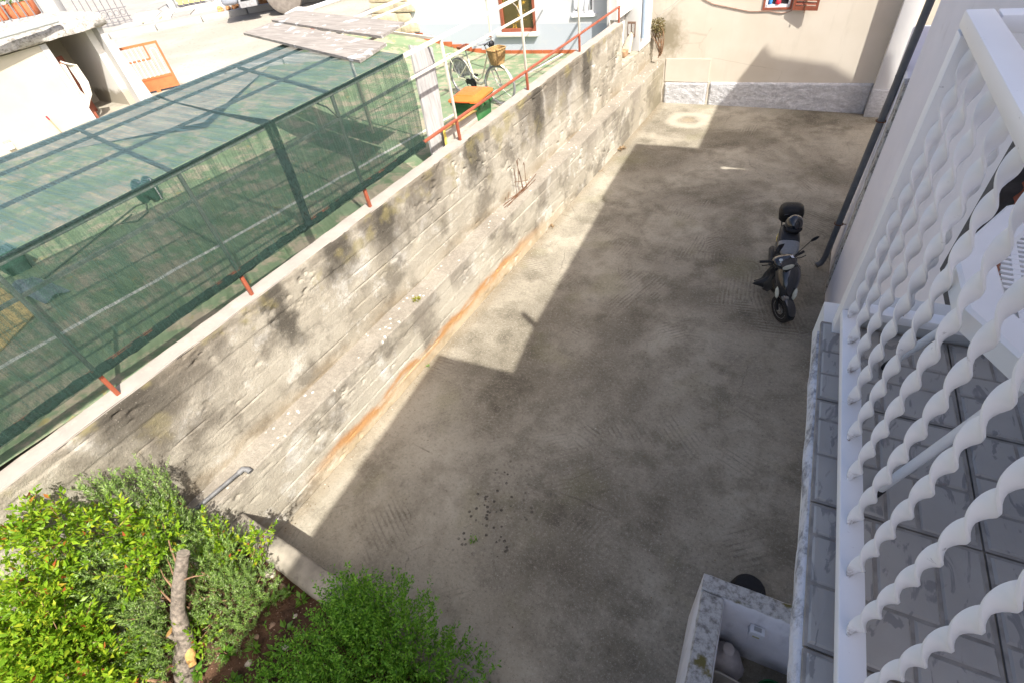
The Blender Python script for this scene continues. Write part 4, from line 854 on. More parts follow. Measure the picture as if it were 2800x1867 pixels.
# ------------------------------------------------------------------ rendered enclosure below the balcony and what is in it
en = thing('yard_enclosure', 'small white rendered enclosure with blackened mossy wall tops below the balcony', 'enclosure', (.5, 1.6, 0))
def m_encl():
    t = NT('enclosure_render', .95, .15); x, y, z = t.xyz()
    w = t.mix(t.mr(t.noise(2.5, detail=5), .35, .65), (.66, .66, .68), (.74, .74, .76)); w = t.mix(t.ma('MULTIPLY', t.mr(t.noise(9, t.sv((1, 1, .25)), detail=5), .55, .7), .3), w, (.35, .35, .37))
    c = t.mix(t.mr(t.noise(16, detail=8, rough=.78), .40, .70), (.50, .49, .465), (.15, .14, .125)); c = t.mix(t.mr(t.noise(6, detail=6), .57, .68), c, (.15, .13, .05))
    t.col(t.mix(t.mr(t.ma('ADD', z, t.mr(t.noise(14, detail=4), 0, 1, -.02, .02, False)), 1.165, 1.185), w, c)); t.bump(t.ma('ADD', t.noise(45, detail=5), t.noise(12, detail=4)), .7, .01); return t.m
M['encl'] = m_encl()
ec = HO*0+np.array((.08, 2.16))
def ep(a, b): q = ec+HU*a-HV*b; return (float(q[0]), float(q[1]))
def wall_strip(a0, b0, a1, b1, name, nx, ny_, along):
    """rendered wall with an uneven rounded top"""
    ring = []; L = 60
    for k in range(L+1):
        t_ = k/L; n1, n2 = [float(fbm(np.array([t_*9.+a0*3]), np.array([q*5.5]), 12, 5)[0]) for q in (1, 2)]
        if along == 'u':
            a = a0+(a1-a0)*t_; q = [(a, b0-.004*n1, 0), (a, b0-.006*n2, 1.16), (a, b0+.016+.01*n1, 1.195+.008*n2), (a, b1-.02+.01*n2, 1.19+.008*n1), (a, b1+.006*n1, 1.15), (a, b1+.003*n2, 0)]
        else:
            b = b0+(b1-b0)*t_; q = [(a0-.004*n1, b, 0), (a0-.006*n2, b, 1.16), (a0+.016+.01*n1, b, 1.195+.008*n2), (a1-.02+.01*n2, b, 1.19+.008*n1), (a1+.006*n1, b, 1.15), (a1+.003*n2, b, 0)]
        ring.append([(*ep(a_, b_), z_) for a_, b_, z_ in q])
    m = MB(); m.loft(ring); return m.build(name, M['encl'], en, True, angle=60)
wall_strip(0, 0, 1.1, .17, 'far_wall', 0, 0, 'u'); wall_strip(0, .171, .2, 2.6, 'left_wall', 0, 0, 's')
mx_ = thing('meter_box', 'small white electric box fixed inside the enclosure wall', 'meter box', (*ep(.50, .20), .86))
def ebox(m, a0, a1, b0, b1, z0, z1):
    q = [(*ep(a0, b0), z0), (*ep(a1, b0), z0), (*ep(a1, b1), z0), (*ep(a0, b1), z0)]
    return m.add(q+[(p[0], p[1], z1) for p in q], [(0, 1, 2, 3), (4, 7, 6, 5), (0, 4, 5, 1), (1, 5, 6, 2), (2, 6, 7, 3), (3, 7, 4, 0)])
m = MB(); ebox(m, .455, .575, .174, .245, .80, .92); m.build('case', M['plastic'], mx_, bevel=.008)
m = MB(); ebox(m, .485, .545, .19, .225, .921, .925); m.build('cover', simple('grey_lid', (.33, .34, .34), .5, .05), mx_)
m = MB(); ebox(m, .49, .545, .2455, .248, .825, .85); m.build('label_plate', simple('label_yellow', (.4, .38, .2), .6, .05), mx_)
m = MB(); m.lathe([(.001, 0), (.15, 0), (.17, .08), (.18, .2), (.165, .3), (.12, .40), (.05, .47), (.03, .52), (.05, .56), (.02, .57)], (.47, 1.80, 0), (0, .1, 1), 18)
for i, v in enumerate(m.v):
    k = 1+.09*math.sin(v[2]*23+v[0]*31)+.07*math.sin(v[1]*41+v[2]*9); m.v[i] = (.47+(v[0]-.47)*k, 1.8+(v[1]-1.8)*k, v[2])
tag(m.build('rubbish_bag', simple('milky_bag', (.42, .38, .36), .4, .15, 9, .3, spec=.5), None, True), 'tied milky plastic bag inside the enclosure', 'bag')
tg = thing('storage_tub', 'beige plastic tub with rounded rim inside the enclosure', 'tub', (.50, 1.44, 0)); M['beigeP'] = simple('beige_plastic', (.36, .33, .28), .5, .06)
m = MB(); m.loft([rrect(.30, .34, .0, .06, .55, 1.46), rrect(.36, .40, .44, .08, .55, 1.46), rrect(.39, .43, .445, .09, .55, 1.46), rrect(.39, .43, .465, .09, .55, 1.46), rrect(.36, .40, .46, .08, .55, 1.46), rrect(.31, .35, .1, .06, .55, 1.46)]); m.build('body', M['beigeP'], tg, True)
bq = thing('green_bucket', 'dark green round bucket inside the enclosure', 'bucket', (.92, 1.72, 0))
m = MB(); m.lathe([(.11, 0), (.135, .27), (.148, .275), (.15, .295), (.138, .295), (.125, .2), (.10, .02)], (.92, 1.74, 0), (0, 0, 1), 26); m.build('body', simple('dark_green_plastic', (.012, .10, .03), .35, .1), bq, True)
tyo = thing('plant_pot', 'upturned black plastic pot behind the enclosure wall', 'pot', (.52, 2.62, 0))
m = MB(); m.lathe([(.20, 0), (.205, .02), (.175, .22), (.155, .335), (.14, .35), (.05, .352)], (.53, 2.58, 0), (0, 0, 1), 30); m.build('body', M['black'], tyo, True)
m = MB(); m.lathe([(.16, .30), (.163, .305), (.159, .318), (.15, .318)], (.53, 2.58, 0), (0, 0, 1), 30); m.build('ridge', M['black'], tyo, True)
# ------------------------------------------------------------------ parked scooter (local: +x forward, y left, origin under the front axle)
sc = thing('scooter', 'black motor scooter with a top case parked near the balcony house', 'scooter', (.05, 7.22, 0), math.atan2(-.986, .165))
sc.rotation_euler = (math.radians(2.5), 0, math.atan2(-.986, .165))
M['paint'] = simple('black_gloss_paint', (.008, .011, .017), .12, .1, 3, 0, spec=.5, coat=.7)
M['lens'] = simple('clear_lens', (.50, .52, .44), .15, .1, 25, .2, spec=.6, coat=.5); M['seatv'] = simple('black_vinyl', (.016, .018, .022), .45, .1, 30, .12)
M['seatg'] = simple('vinyl_reflection_grey', (.20, .21, .22), .4, .08, 30, .1); M['rimp'] = simple('silver_wheel_paint', (.60, .60, .60), .35, .06, 10, .03, metal=.6)
def ell(cx, cz, w, h, x, p=2.5, n=18, y0=0):
    o = []
    for k in range(n):
        a = 2*PI*k/n; c_, s_ = math.cos(a), math.sin(a)
        o.append((x, y0+math.copysign(abs(c_)**(2/p), c_)*w/2, cz+math.copysign(abs(s_)**(2/p), s_)*h/2))
    return o
def sb_(m, name, mat, parent=sc, **k): return m.build(name, mat, parent, True, world=False, **k)
def swheel(x, name, r=.235, rot=0, w=.05):
    e = bpy.data.objects.new(name, None); COL.objects.link(e); e.parent = sc; e.location = (x, 0, r); e.rotation_euler = (0, 0, rot)
    sb_(MB().lathe([(r*.66, -w*.75), (r*.78, -w), (r*.93, -w*.92), (r*.99, -w*.5), (r, 0), (r*.99, w*.5), (r*.93, w*.92), (r*.78, w), (r*.66, w*.75)], (0, 0, 0), (0, 1, 0), 36), 'tyre', M['rubber'], e)
    m = MB(); m.lathe([(r*.55, -w*.6), (r*.69, -w*.8), (r*.69, w*.8), (r*.55, w*.6)], (0, 0, 0), (0, 1, 0), 36)
    for k in range(5):
        a = 2*PI*k/5+.3
        for s_ in (-1, 1):
            d = Vector((math.cos(a), 0, math.sin(a))); t_ = Vector((-math.sin(a), 0, math.cos(a)))
            m.add([d*.03+t_*.022+Vector((0, s_*.034, 0)), d*.03-t_*.022+Vector((0, s_*.034, 0)), d*r*.6-t_*.026+Vector((0, s_*.030, 0)), d*r*.6+t_*.026+Vector((0, s_*.030, 0)),
                   d*.03+t_*.022, d*.03-t_*.022, d*r*.6-t_*.026, d*r*.6+t_*.026], [(0, 1, 2, 3), (0, 3, 7, 4), (1, 5, 6, 2)])
    m.lathe([(.01, -.045), (.045, -.04), (.045, .04), (.01, .045)], (0, 0, 0), (0, 1, 0), 16); m.build('rim', M['rimp'], e, True, world=False, angle=30)
    sb_(MB().lathe([(.045, -.042), (.09, -.040), (.09, -.036), (.045, -.034)], (0, 0, 0), (0, 1, 0), 24), 'brake_disc', M['chrome'], e); return e
ST = math.radians(30)
swheel(0, 'front_wheel', rot=ST); swheel(-1.30, 'rear_wheel')
def steer(m):                                                             # turn pieces that follow the handlebar
    c_, s_ = math.cos(ST), math.sin(ST); m.v = [(-.02+(x+.02)*c_-y*s_, (x+.02)*s_+y*c_, z) for x, y, z in m.v]; return m
m = MB(); n = 16
def arc(a): return math.radians(a)
ring = []
for a in np.linspace(-8, 150, 16):
    c_, s_ = math.cos(arc(a)), math.sin(arc(a)); r = .262; wd = .062*(1-.35*(abs(a-70)/80)**3)
    ring.append([(r*c_-.0, wd, .235+r*s_), (1.04*r*c_, wd*.55, .235+1.05*r*s_), (1.04*r*c_, -wd*.55, .235+1.05*r*s_), (r*c_, -wd, .235+r*s_), (r*.97*c_, -wd*.9, .235+.97*r*s_), (r*.97*c_, wd*.9, .235+.97*r*s_)])
m.loft(ring); sb_(steer(m), 'front_mudguard', M['paint'])
m = MB()
for s_ in (-1, 1): m.tube([(0, .085*s_, .235), (-.05, .085*s_, .36), (-.10, .06*s_, .50)], [.022, .024, .024], 10)
sb_(steer(m), 'fork', M['black'])
# front shield: a tall nose seen from the front, tapering downwards
ring = []
for z, xf, xb, w in ((.36, -.02, -.16, .13), (.42, .05, -.20, .22), (.52, .075, -.24, .30), (.64, .055, -.27, .355), (.76, .005, -.29, .36), (.85, -.055, -.305, .30), (.91, -.115, -.31, .21), (.93, -.15, -.30, .13)):
    r = []
    for k in range(20):
        a = PI*k/19-PI/2; r.append((xb+(xf-xb)*max(0, math.cos(a))**.75, w/2*math.sin(a), z))
    r += [(xb-.02, w/2*.8, z), (xb-.02, -w/2*.8, z)]
    ring.append(r)
m = MB(); m.loft(ring); sb_(m, 'front_shield', M['paint'], angle=50)
m = MB(); m.loft([[(x, y*w, z) for y in (-1, 0, 1)]+[(x-.012, y*w, z) for y in (1, 0, -1)] for x, z, w in ((.082, .46, .03), (.088, .50, .05), (.086, .53, .055), (.080, .55, .03))]); sb_(m, 'nose_badge', M['chrome'])
for s_ in (-1, 1):                                                        # front indicators
    ring = []
    for z, k in ((.47, .1), (.50, .75), (.56, 1), (.62, .8), (.67, .1)):
        yc = s_*(.115+.10*(z-.47)); ring.append([(.052-.22*(z-.47)+.028*k*math.cos(a), yc+.034*k*math.sin(a)*1.0, z) for a in np.linspace(0, 2*PI, 10, endpoint=False)])
    m = MB(); m.loft(ring); sb_(m, 'indicator', M['lens'])
# headset with lamp, grips, levers, instrument binnacle
m = MB(); m.loft([ell(0, .985, .20, .10, -.10), ell(0, 1.0, .33, .15, -.15), ell(0, 1.015, .36, .165, -.22), ell(0, 1.02, .33, .13, -.29), ell(0, 1.015, .22, .07, -.34)]); hs = sb_(steer(m), 'headset', M['paint'])
m = MB(); m.loft([ell(0, .975, .04, .02, -.088), ell(0, .975, .16, .075, -.092), ell(0, .98, .215, .10, -.112), ell(0, .985, .22, .10, -.14)]); sb_(steer(m), 'headlamp', M['lens'], hs)
for s_ in (-1, 1):
    m = MB(); m.tube([(-.24, .15*s_, 1.02), (-.27, .22*s_, 1.03)], .018, 10); m.tube([(-.27, .21*s_, 1.03), (-.31, .35*s_, 1.035)], [.021, .021], 12); sb_(steer(m), 'grip', M['rubber'], hs)
    m = MB(); m.tube([(-.22, .17*s_, 1.02), (-.20, .24*s_, 1.02), (-.24, .35*s_, 1.01)], .007, 8); sb_(steer(m), 'brake_lever', M['black'], hs)
m = MB(); m.lathe([(.001, 0), (.028, 0), (.028, .003), (.001, .003)], (-.17, -.10, 1.088), (.25, -.15, 1), 14); m.lathe([(.001, 0), (.011, 0), (.011, .002), (.001, .002)], (-.135, -.125, 1.078), (.3, -.2, 1), 10); sb_(steer(m), 'round_sticker', simple('pale_sticker', (.45, .5, .5), .5, .1), hs)
m = MB(); m.obox((-.185, .085, 1.0925), (.026, 0, -.006), (0, .02, -.002), (.0005, 0, .0015)); o = sb_(steer(m), 'tax_sticker', simple('white_sticker', (.62, .62, .66), .5, .35, 120, 0), hs)
m = MB(); m.tube([(-.24, .17, 1.06), (-.25, .26, 1.14), (-.27, .40, 1.25)], .006, 8); m.loft([[(-.27+.012*math.cos(a)*k+.02*0, .40+t_+0, 1.25+.034*math.sin(a)*k+.3*t_) for a in np.linspace(0, 2*PI, 12, endpoint=False)] for t_, k in ((-.01, .2), (0, .8), (.035, 1.0), (.075, .95), (.105, .5), (.115, .1))]); sb_(steer(m), 'mirror', M['black'], hs)
# inner shield, floorboard, tail body
m = MB(); m.loft([ell(0, .36, .24, .10, -.20), ell(0, .31, .36, .09, -.36), ell(0, .29, .38, .08, -.55), ell(0, .30, .38, .09, -.74), ell(0, .42, .34, .32, -.86)]); sb_(m, 'floorboard', M['black'])
m = MB(); m.loft([ell(0, .52, .20, .30, -.74), ell(0, .53, .28, .42, -.82), ell(0, .56, .34, .40, -1.0), ell(0, .60, .36, .34, -1.2), ell(0, .64, .33, .26, -1.4), ell(0, .68, .25, .18, -1.58), ell(0, .70, .16, .10, -1.66)]); sb_(m, 'tail_body', M['paint'])
m = MB(); m.loft([ell(0, .745, .14, .06, -.72), ell(0, .765, .26, .10, -.80), ell(0, .775, .31, .12, -.92), ell(0, .785, .32, .12, -1.05)]); st_ = sb_(m, 'seat', M['seatg'])  # front half coloured grey for the reflection on the black seat
m = MB(); m.loft([ell(0, .79, .322, .125, -1.051), ell(0, .81, .32, .14, -1.12), ell(0, .825, .31, .14, -1.3), ell(0, .83, .28, .12, -1.45), ell(0, .83, .2, .07, -1.52)]); sb_(m, 'rear_seat', M['seatv'], st_)
m = MB(); m.loft([ell(0, .34, .12, .16, -.95), ell(0, .30, .16, .20, -1.1), ell(0, .26, .16, .18, -1.3), ell(0, .25, .12, .12, -1.42)]); sb_(m, 'engine_case', M['black'])
m = MB(); m.tube([(-1.0, -.13, .22), (-1.15, -.16, .22), (-1.2, -.17, .24), (-1.55, -.18, .32), (-1.6, -.18, .33)], [.02, .03, .055, .06, .03], 14); sb_(m, 'exhaust', simple('dark_exhaust', (.05, .05, .05), .5, .2))
ring = []
for a in np.linspace(10, 150, 12): c_, s_ = math.cos(arc(a)), math.sin(arc(a)); ring.append([(-1.30+.27*c_, y, .235+.27*s_) for y in (-.06, .06)]+[(-1.30+.26*c_, y, .235+.26*s_) for y in (.06, -.06)])
m = MB(); m.loft(ring); sb_(m, 'rear_mudguard', M['black'])
m = MB(); m.tube([(-.80, .12, .24), (-.78, .26, .02), (-.74, .27, .01)], .011, 8); sb_(m, 'side_stand', M['chrome'])
m = MB(); m.tube([(-1.42, -.12, .82), (-1.62, -.12, .84), (-1.80, -.10, .85), (-1.84, 0, .85), (-1.80, .10, .85), (-1.62, .12, .84), (-1.42, .12, .82)], .011, 8); sb_(m, 'rear_rack', M['black'])
m = MB(); TC = -1.68
m.loft([[(x, y, z) for x, y, z in rrect(.26, .31, .862, .09, TC, 0, 5)], rrect(.315, .365, .90, .10, TC, 0, 5), rrect(.33, .38, .98, .11, TC, 0, 5), rrect(.325, .375, .992, .11, TC, 0, 5)]); tcx = sb_(m, 'top_case', M['black'])
m = MB(); m.loft([rrect(.335, .385, .994, .11, TC, 0, 5), rrect(.335, .385, 1.02, .11, TC, 0, 5), rrect(.305, .355, 1.085, .10, TC, 0, 5), rrect(.235, .29, 1.125, .085, TC, 0, 5), rrect(.12, .17, 1.14, .05, TC, 0, 5)]); sb_(m, 'lid', M['black'], tcx)
m = MB(); m.box(TC+.150, TC+.172, -.12, .12, 1.005, 1.05); m.build('reflector', M['paint'], tcx, world=False, bevel=.008)
for s_ in (-1, 1):
    m = MB(); m.loft([ell(0, .60, .01, .02, -1.02, y0=s_*.172), ell(0, .60, .02, .06, -1.2, y0=s_*.178), ell(0, .61, .01, .02, -1.36, y0=s_*.165)]); sb_(m, 'side_trim', M['paint'])
m = MB(); m.loft([ell(0, .66, .02, .02, -1.26, y0=-.165), ell(0, .67, .05, .07, -1.40, y0=-.15), ell(0, .67, .03, .04, -1.52, y0=-.125), ell(0, .67, .01, .01, -1.56, y0=-.11)]); sb_(m, 'rear_indicator', simple('amber_lens', (.45, .36, .10), .2, .1), sc)
CS, SS = math.cos(sc.rotation_euler[2]), math.sin(sc.rotation_euler[2])
def sw(x, y, z):                                                          # a point beside the scooter, in the yard
    y2 = y-math.sin(math.radians(2.5))*z; return (.05+x*CS-y2*SS, 7.22+x*SS+y2*CS, z)
# open-face helmet on the seat
hm = thing('helmet', 'glossy black open-face helmet resting on the scooter seat', 'helmet', sw(-1.34, 0, .89))
m = MB(); rr_ = []
for z, r in ((-.02, .118), (.02, .134), (.07, .143), (.12, .140), (.17, .122), (.205, .09), (.228, .045), (.233, .004)): rr_.append([(*sw(-1.34+r*1.1*math.cos(a), r*.96*math.sin(a), 0)[:2], .895+z) for a in np.linspace(0, 2*PI, 24, endpoint=False)])
m.loft(rr_); m.build('shell', M['paint'], hm, True)
m = MB(); m.tube([(*sw(-1.34+.155*math.cos(a), .135*math.sin(a), 0)[:2], .905) for a in np.linspace(-1.9, 1.9, 20)], .011, 8); m.build('edge_trim', M['rubber'], hm, True)
m = MB(); pk_ = []
for t_, zz_ in ((0, 0), (.5, .012), (1, -.006)): pk_.append([(*sw(-1.34+(.13+.075*t_)*math.cos(a), (.125+.02*t_)*math.sin(a), 0)[:2], .955+zz_) for a in np.linspace(-1.0, 1.0, 10)])
vs = [p for r in pk_ for p in r]; m.add(vs+[(p[0], p[1], p[2]-.006) for p in vs], [(i*10+k, i*10+k+1, (i+1)*10+k+1, (i+1)*10+k) for i in range(2) for k in range(9)]+[(30+i*10+k, 30+(i+1)*10+k, 30+(i+1)*10+k+1, 30+i*10+k+1) for i in range(2) for k in range(9)]); m.build('peak', M['black'], hm, True)
# black leg cover bunched under the right grip, its hem out on the ground side
V_ = []; nu, nv = 34, 26
for i in range(nu):
    for j in range(nv):
        a = i/(nu-1); b = j/(nv-1)
        x = -.30-.42*a+.03*math.sin(b*9); z = .93-.62*b+.05*math.sin(a*8+b*3)*(1-b); y = -.14-.05*math.sin(a*PI)-.10*b**1.5-.03*math.sin(a*23+b*5)-.018*math.sin(a*11-b*17)-.16*max(0, b-.72)/.28*math.sin(a*PI)**2
        V_.append(sw(x, y, z))
F_ = [(i*nv+j, (i+1)*nv+j, (i+1)*nv+j+1, i*nv+j+1) for i in range(nu-1) for j in range(nv-1)]
m = MB(); m.add(V_, F_); tag(m.build('leg_cover', simple('black_waterproof_cloth', (.018, .02, .023), .45, .2, 20, .3), None, True), 'crumpled black waterproof leg cover hanging from the scooter', 'cover')
# ------------------------------------------------------------------ plants in the bed
def leaves(name, centers, dirs, size, mat, parent, aspect=.42, fold=.25, droop=.0):
    """one folded leaf (four triangles in two quads) per centre, pointing along dirs"""
    C_ = np.asarray(centers, float); D = np.asarray(dirs, float); D /= np.linalg.norm(D, axis=1)[:, None]+1e-9; n = len(C_)
    s = np.asarray(size, float)*np.ones(n); rv = rng.normal(size=(n, 3)); rv[:, 2] += 1.2
    W = np.cross(D, rv); W /= np.linalg.norm(W, axis=1)[:, None]+1e-9; N = np.cross(W, D)
    s = s[:, None]; p0 = C_; p1 = C_+D*s*.5+N*s*.03; p2 = C_+D*s-N*s*droop
    a = C_+D*s*.42+W*s*aspect*.5+N*s*fold*aspect; b = C_+D*s*.42-W*s*aspect*.5+N*s*fold*aspect
    V = np.stack([p0, a, p2, b, p1], 1).reshape(-1, 3); k = np.arange(n)[:, None]*5
    F = np.concatenate([k+np.array([[0, 4, 1]]), k+np.array([[1, 4, 2]]), k+np.array([[0, 3, 4]]), k+np.array([[3, 2, 4]])], 0)
    return npmesh(name, V, F, mat, parent, False)
def randdir(n, up=.3):
    d = rng.normal(size=(n, 3)); d[:, 2] += up; return d/np.linalg.norm(d, axis=1)[:, None]
def twig(m, a, b, r0, r1, bend=.1, n=6, seed=0):
    rr = random.Random(seed); a, b = Vector(a), Vector(b); L = (b-a).length; o = Vector((rr.uniform(-1, 1), rr.uniform(-1, 1), rr.uniform(-.4, 1)))*bend*L
    pts = [a.lerp(b, t)+o*math.sin(t*PI)+Vector((rr.uniform(-1, 1), rr.uniform(-1, 1), rr.uniform(-1, 1)))*L*.012 for t in np.linspace(0, 1, n)]
    m.tube(pts, [r0+(r1-r0)*i/(n-1) for i in range(n)], 6); return pts
M['bark'] = simple('grey_bark', (.27, .225, .18), .95, .4, 26, 1, bdist=.02, dirt=(.11, .085, .065), dscale=30); M['twig'] = simple('brown_twig', (.22, .13, .075), .9, .3, 20, .3)
L_YEL = m_leaf('fresh_yellow_green_leaf', [(0, (.13, .25, .015)), (.35, (.20, .36, .02)), (.75, (.30, .45, .03)), (.965, (.43, .48, .035)), (.985, (.40, .11, .03)), (1, (.42, .10, .04))], .45, .38)
L_ROS = m_leaf('rosemary_needle', [(0, (.08, .15, .03)), (.5, (.17, .28, .055)), (.85, (.28, .40, .09)), (1, (.40, .44, .28))], .2, .5)
L_BRO = m_leaf('small_green_leaf', [(0, (.06, .17, .012)), (.5, (.125, .31, .02)), (1, (.23, .43, .045))], .3, .45)
L_SEED = m_leaf('seedling_leaf', [(0, (.06, .16, .015)), (1, (.15, .28, .03))], .35, .4)
def blob_pts(blobs, n):
    """points through a set of ellipsoids, denser to the outside"""
    w = np.array([b[3]*b[4]*b[5] for b in blobs])**.75; ci = rng.choice(len(blobs), n, p=w/w.sum()); B = np.array(blobs)[ci]
    d = rng.normal(size=(n, 3)); d /= np.linalg.norm(d, axis=1)[:, None]; r = rng.random(n)**.4
    return B[:, :3]+d*r[:, None]*B[:, 3:6], d
# rosemary: upright sprigs of needles, close to the wall
RB = [(-4.35, .05, 1.05, .42, .30, .42), (-4.62, -.15, 1.35, .35, .34, .45), (-4.75, .05, 1.55, .26, .26, .45), (-4.35, -.55, 1.15, .45, .36, .40), (-3.98, -.15, .95, .34, .32, .30), (-4.7, -.6, 1.6, .30, .35, .45), (-4.1, -.85, .95, .36, .32, .30), (-3.80, .05, .85, .26, .22, .2), (-3.75, -.35, .82, .22, .25, .18), (-4.75, -1.1, 1.3, .3, .4, .4), (-4.86, .18, 1.95, .16, .16, .26), (-4.9, -.1, 2.15, .15, .2, .22)]
ro = thing('rosemary_bush', 'dense grey-green rosemary bush against the tall wall', 'bush', (-4.3, -.3, .65))
cs, ds = blob_pts(RB, 2400); cs[:, 0] = np.maximum(cs[:, 0], -5.02); tk_ = np.array([(-3.98, -.75, .8), (-3.98, -.62, .98), (-4.06, -.5, 1.18), (-4.1, -.36, 1.38), (-4.1, -.27, 1.5), (-4.09, -.17, 1.62), (-4.09, -.07, 1.75)])
kp = np.min(np.linalg.norm(cs[:, None, :]-tk_[None], axis=2), axis=1) > .17; cs, ds = cs[kp], ds[kp]; cen = np.array((-4.3, -.4, .5)); pc = []; pd = []
for c_, d_ in zip(cs, ds):
    ax = (c_-cen); ax /= np.linalg.norm(ax); ax = ax*.5+d_*.35+np.array((0, 0, .75)); ax /= np.linalg.norm(ax); L = rng.uniform(.09, .19); k = 34
    t_ = np.linspace(0, 1, k); base = c_+np.outer(t_*L, ax)+np.outer(t_**2*.03, rng.normal(size=3)); o_ = rng.normal(size=(k, 3)); o_ -= np.outer(o_@ax, ax); o_ /= np.linalg.norm(o_, axis=1)[:, None]
    pc.append(base); pd.append(o_*.8+ax*(.5+.6*t_[:, None]))
pc = np.concatenate(pc); pd = np.concatenate(pd)
leaves('foliage', pc, pd, rng.uniform(.024, .042, len(pc)), L_ROS, ro, .19, .2)
m = MB()
for i in range(16): c_ = cs[i]; twig(m, (-4.2+rng.uniform(-.3, .3), -.35+rng.uniform(-.3, .3), .62), c_, .010, .003, .08, 6, i)
m.build('stems', M['twig'], ro, True)
# leafy yellow-green shrub, tallest in the corner by the wall
def leafy(name, label, blobs, n, base, lsz, seed, mat=L_YEL, ntw=40, per=9):
    o = thing(name, label, 'shrub', base); cs, ds = blob_pts(blobs, n); cs[:, 0] = np.maximum(cs[:, 0], -5.05); pc = []; pd = []
    for c_, d_ in zip(cs, ds):
        ax = d_*.6+np.array((0, 0, .6))+rng.normal(size=3)*.25; ax /= np.linalg.norm(ax); L = rng.uniform(.07, .17); t_ = np.linspace(.1, 1, per)
        o_ = rng.normal(size=(per, 3)); o_ -= np.outer(o_@ax, ax); o_ /= np.linalg.norm(o_, axis=1)[:, None]; pc.append(c_+np.outer(t_*L, ax)); pd.append(o_*(1-.45*t_[:, None])+ax*(.5+.5*t_[:, None]))
    m = MB(); B0 = np.array([b[:3] for b in blobs]).mean(0)
    for i in range(max(8, n//22)):                                   # longer shoots standing out of the crown
        c_ = cs[rng.integers(len(cs))]; ax = (c_-B0)/(np.linalg.norm(c_-B0)+1e-6)*.8+np.array((.15, .1, .7))+rng.normal(size=3)*.35; ax /= np.linalg.norm(ax); L = rng.uniform(.16, .34); k = int(L*90); t_ = np.linspace(.1, 1, k)
        q_ = c_+np.outer(t_*L, ax)+np.outer(np.sin(t_*2)*.04, rng.normal(size=3)); q_[:, 0] = np.maximum(q_[:, 0], -5.08); o_ = rng.normal(size=(k, 3)); o_ -= np.outer(o_@ax, ax); o_ /= np.linalg.norm(o_, axis=1)[:, None]
        pc.append(q_); pd.append(o_*.9+ax*.6); m.tube([Vector(p) for p in q_[::4]], .0028, 5)
    pc = np.concatenate(pc); leaves('foliage', pc, np.concatenate(pd), rng.uniform(.4, 1.25, len(pc))*lsz, mat, o, .44, .22, .08)
    for i in range(ntw): twig(m, np.array(base)+rng.normal(size=3)*(.06, .06, 0), cs[i % len(cs)], .009, .002, .10, 6, seed+i)
    m.build('stems', M['twig'], o, True); return o
leafy('leafy_shrub', 'bright yellow-green leafy shrub filling the near left corner', [(-4.60, -1.05, 1.75, .34, .30, .40), (-4.45, -1.25, 1.45, .40, .32, .36), (-4.62, -1.40, 1.70, .36, .3, .34), (-4.3, -1.1, 1.25, .34, .26, .28), (-4.75, -.85, 2.0, .24, .24, .26), (-4.1, -1.15, 1.05, .25, .2, .2)], 1250, (-4.45, -1.25, .62), .066, 100, ntw=14)
leafy('leafy_shrub', 'taller yellow-green sprays standing against the white-stained wall', [(-4.78, -.50, 2.28, .20, .26, .26), (-4.70, -.30, 2.0, .25, .28, .24), (-4.80, -.55, 2.52, .14, .14, .14), (-4.62, -.15, 1.72, .3, .26, .24), (-4.55, -.42, 1.62, .25, .25, .2), (-4.85, -.75, 2.45, .12, .16, .14)], 430, (-4.62, -.55, .62), .063, 160, ntw=14)
leafy('leafy_shrub', 'young yellow-green shoots hanging over the planter wall top', [(-4.05, .38, 1.05, .15, .12, .16), (-4.30, .15, 1.15, .2, .14, .18), (-4.45, .20, 1.25, .16, .12, .2), (-3.95, -.55, .95, .14, .2, .14)], 130, (-4.15, .12, .64), .058, 220, ntw=8)
# bright green fine-leaved bush spilling over the bed's edge
GB = [(-2.75, .42, .95, .35, .28, .30), (-2.3, .55, .95, .42, .3, .32), (-2.45, .10, .90, .55, .45, .48), (-2.0, .25, .75, .50, .45, .40), (-1.65, .35, .60, .42, .42, .36), (-2.65, .35, .85, .30, .30, .30), (-2.3, -.45, .85, .6, .5, .45), (-1.75, -.25, .75, .55, .5, .45), (-1.45, .05, .5, .38, .42, .36), (-2.85, -.3, .80, .32, .4, .3), (-3.0, -.75, .85, .35, .3, .3), (-1.5, -.6, .7, .45, .4, .4)]
gb = thing('green_bush', 'low spreading bright green bush with fine leaves in the shade', 'bush', (-2.1, -.1, .5))
cs, ds = blob_pts(GB, 4600); pc = []; pd = []; cen = np.array((-2.1, -.1, .2))
for c_, d_ in zip(cs, ds):
    ax = (c_-cen); ax /= np.linalg.norm(ax); ax = ax*.7+d_*.3+np.array((0, 0, .35))+rng.normal(size=3)*.2; ax /= np.linalg.norm(ax); L = rng.uniform(.08, .17); k = 13; t_ = np.linspace(0, 1, k)
    o_ = rng.normal(size=(k, 3)); pc.append(c_+np.outer(t_*L, ax)+rng.normal(size=(k, 3))*.006); pd.append(o_*.8+ax*.6)
for i in range(170):
    c_ = cs[rng.integers(len(cs))]; ax = (c_-cen)/np.linalg.norm(c_-cen)+np.array((0, 0, .3))+rng.normal(size=3)*.3; ax /= np.linalg.norm(ax); L = rng.uniform(.15, .38); k = int(L*70); t_ = np.linspace(0, 1, k)
    pc.append(c_+np.outer(t_*L, ax)+rng.normal(size=(k, 3))*.005); pd.append(rng.normal(size=(k, 3))*.9+ax*.5)
pc = np.concatenate(pc); leaves('foliage', pc, np.concatenate(pd), rng.uniform(.016, .044, len(pc)), L_BRO, gb, .45, .2)
m = MB()
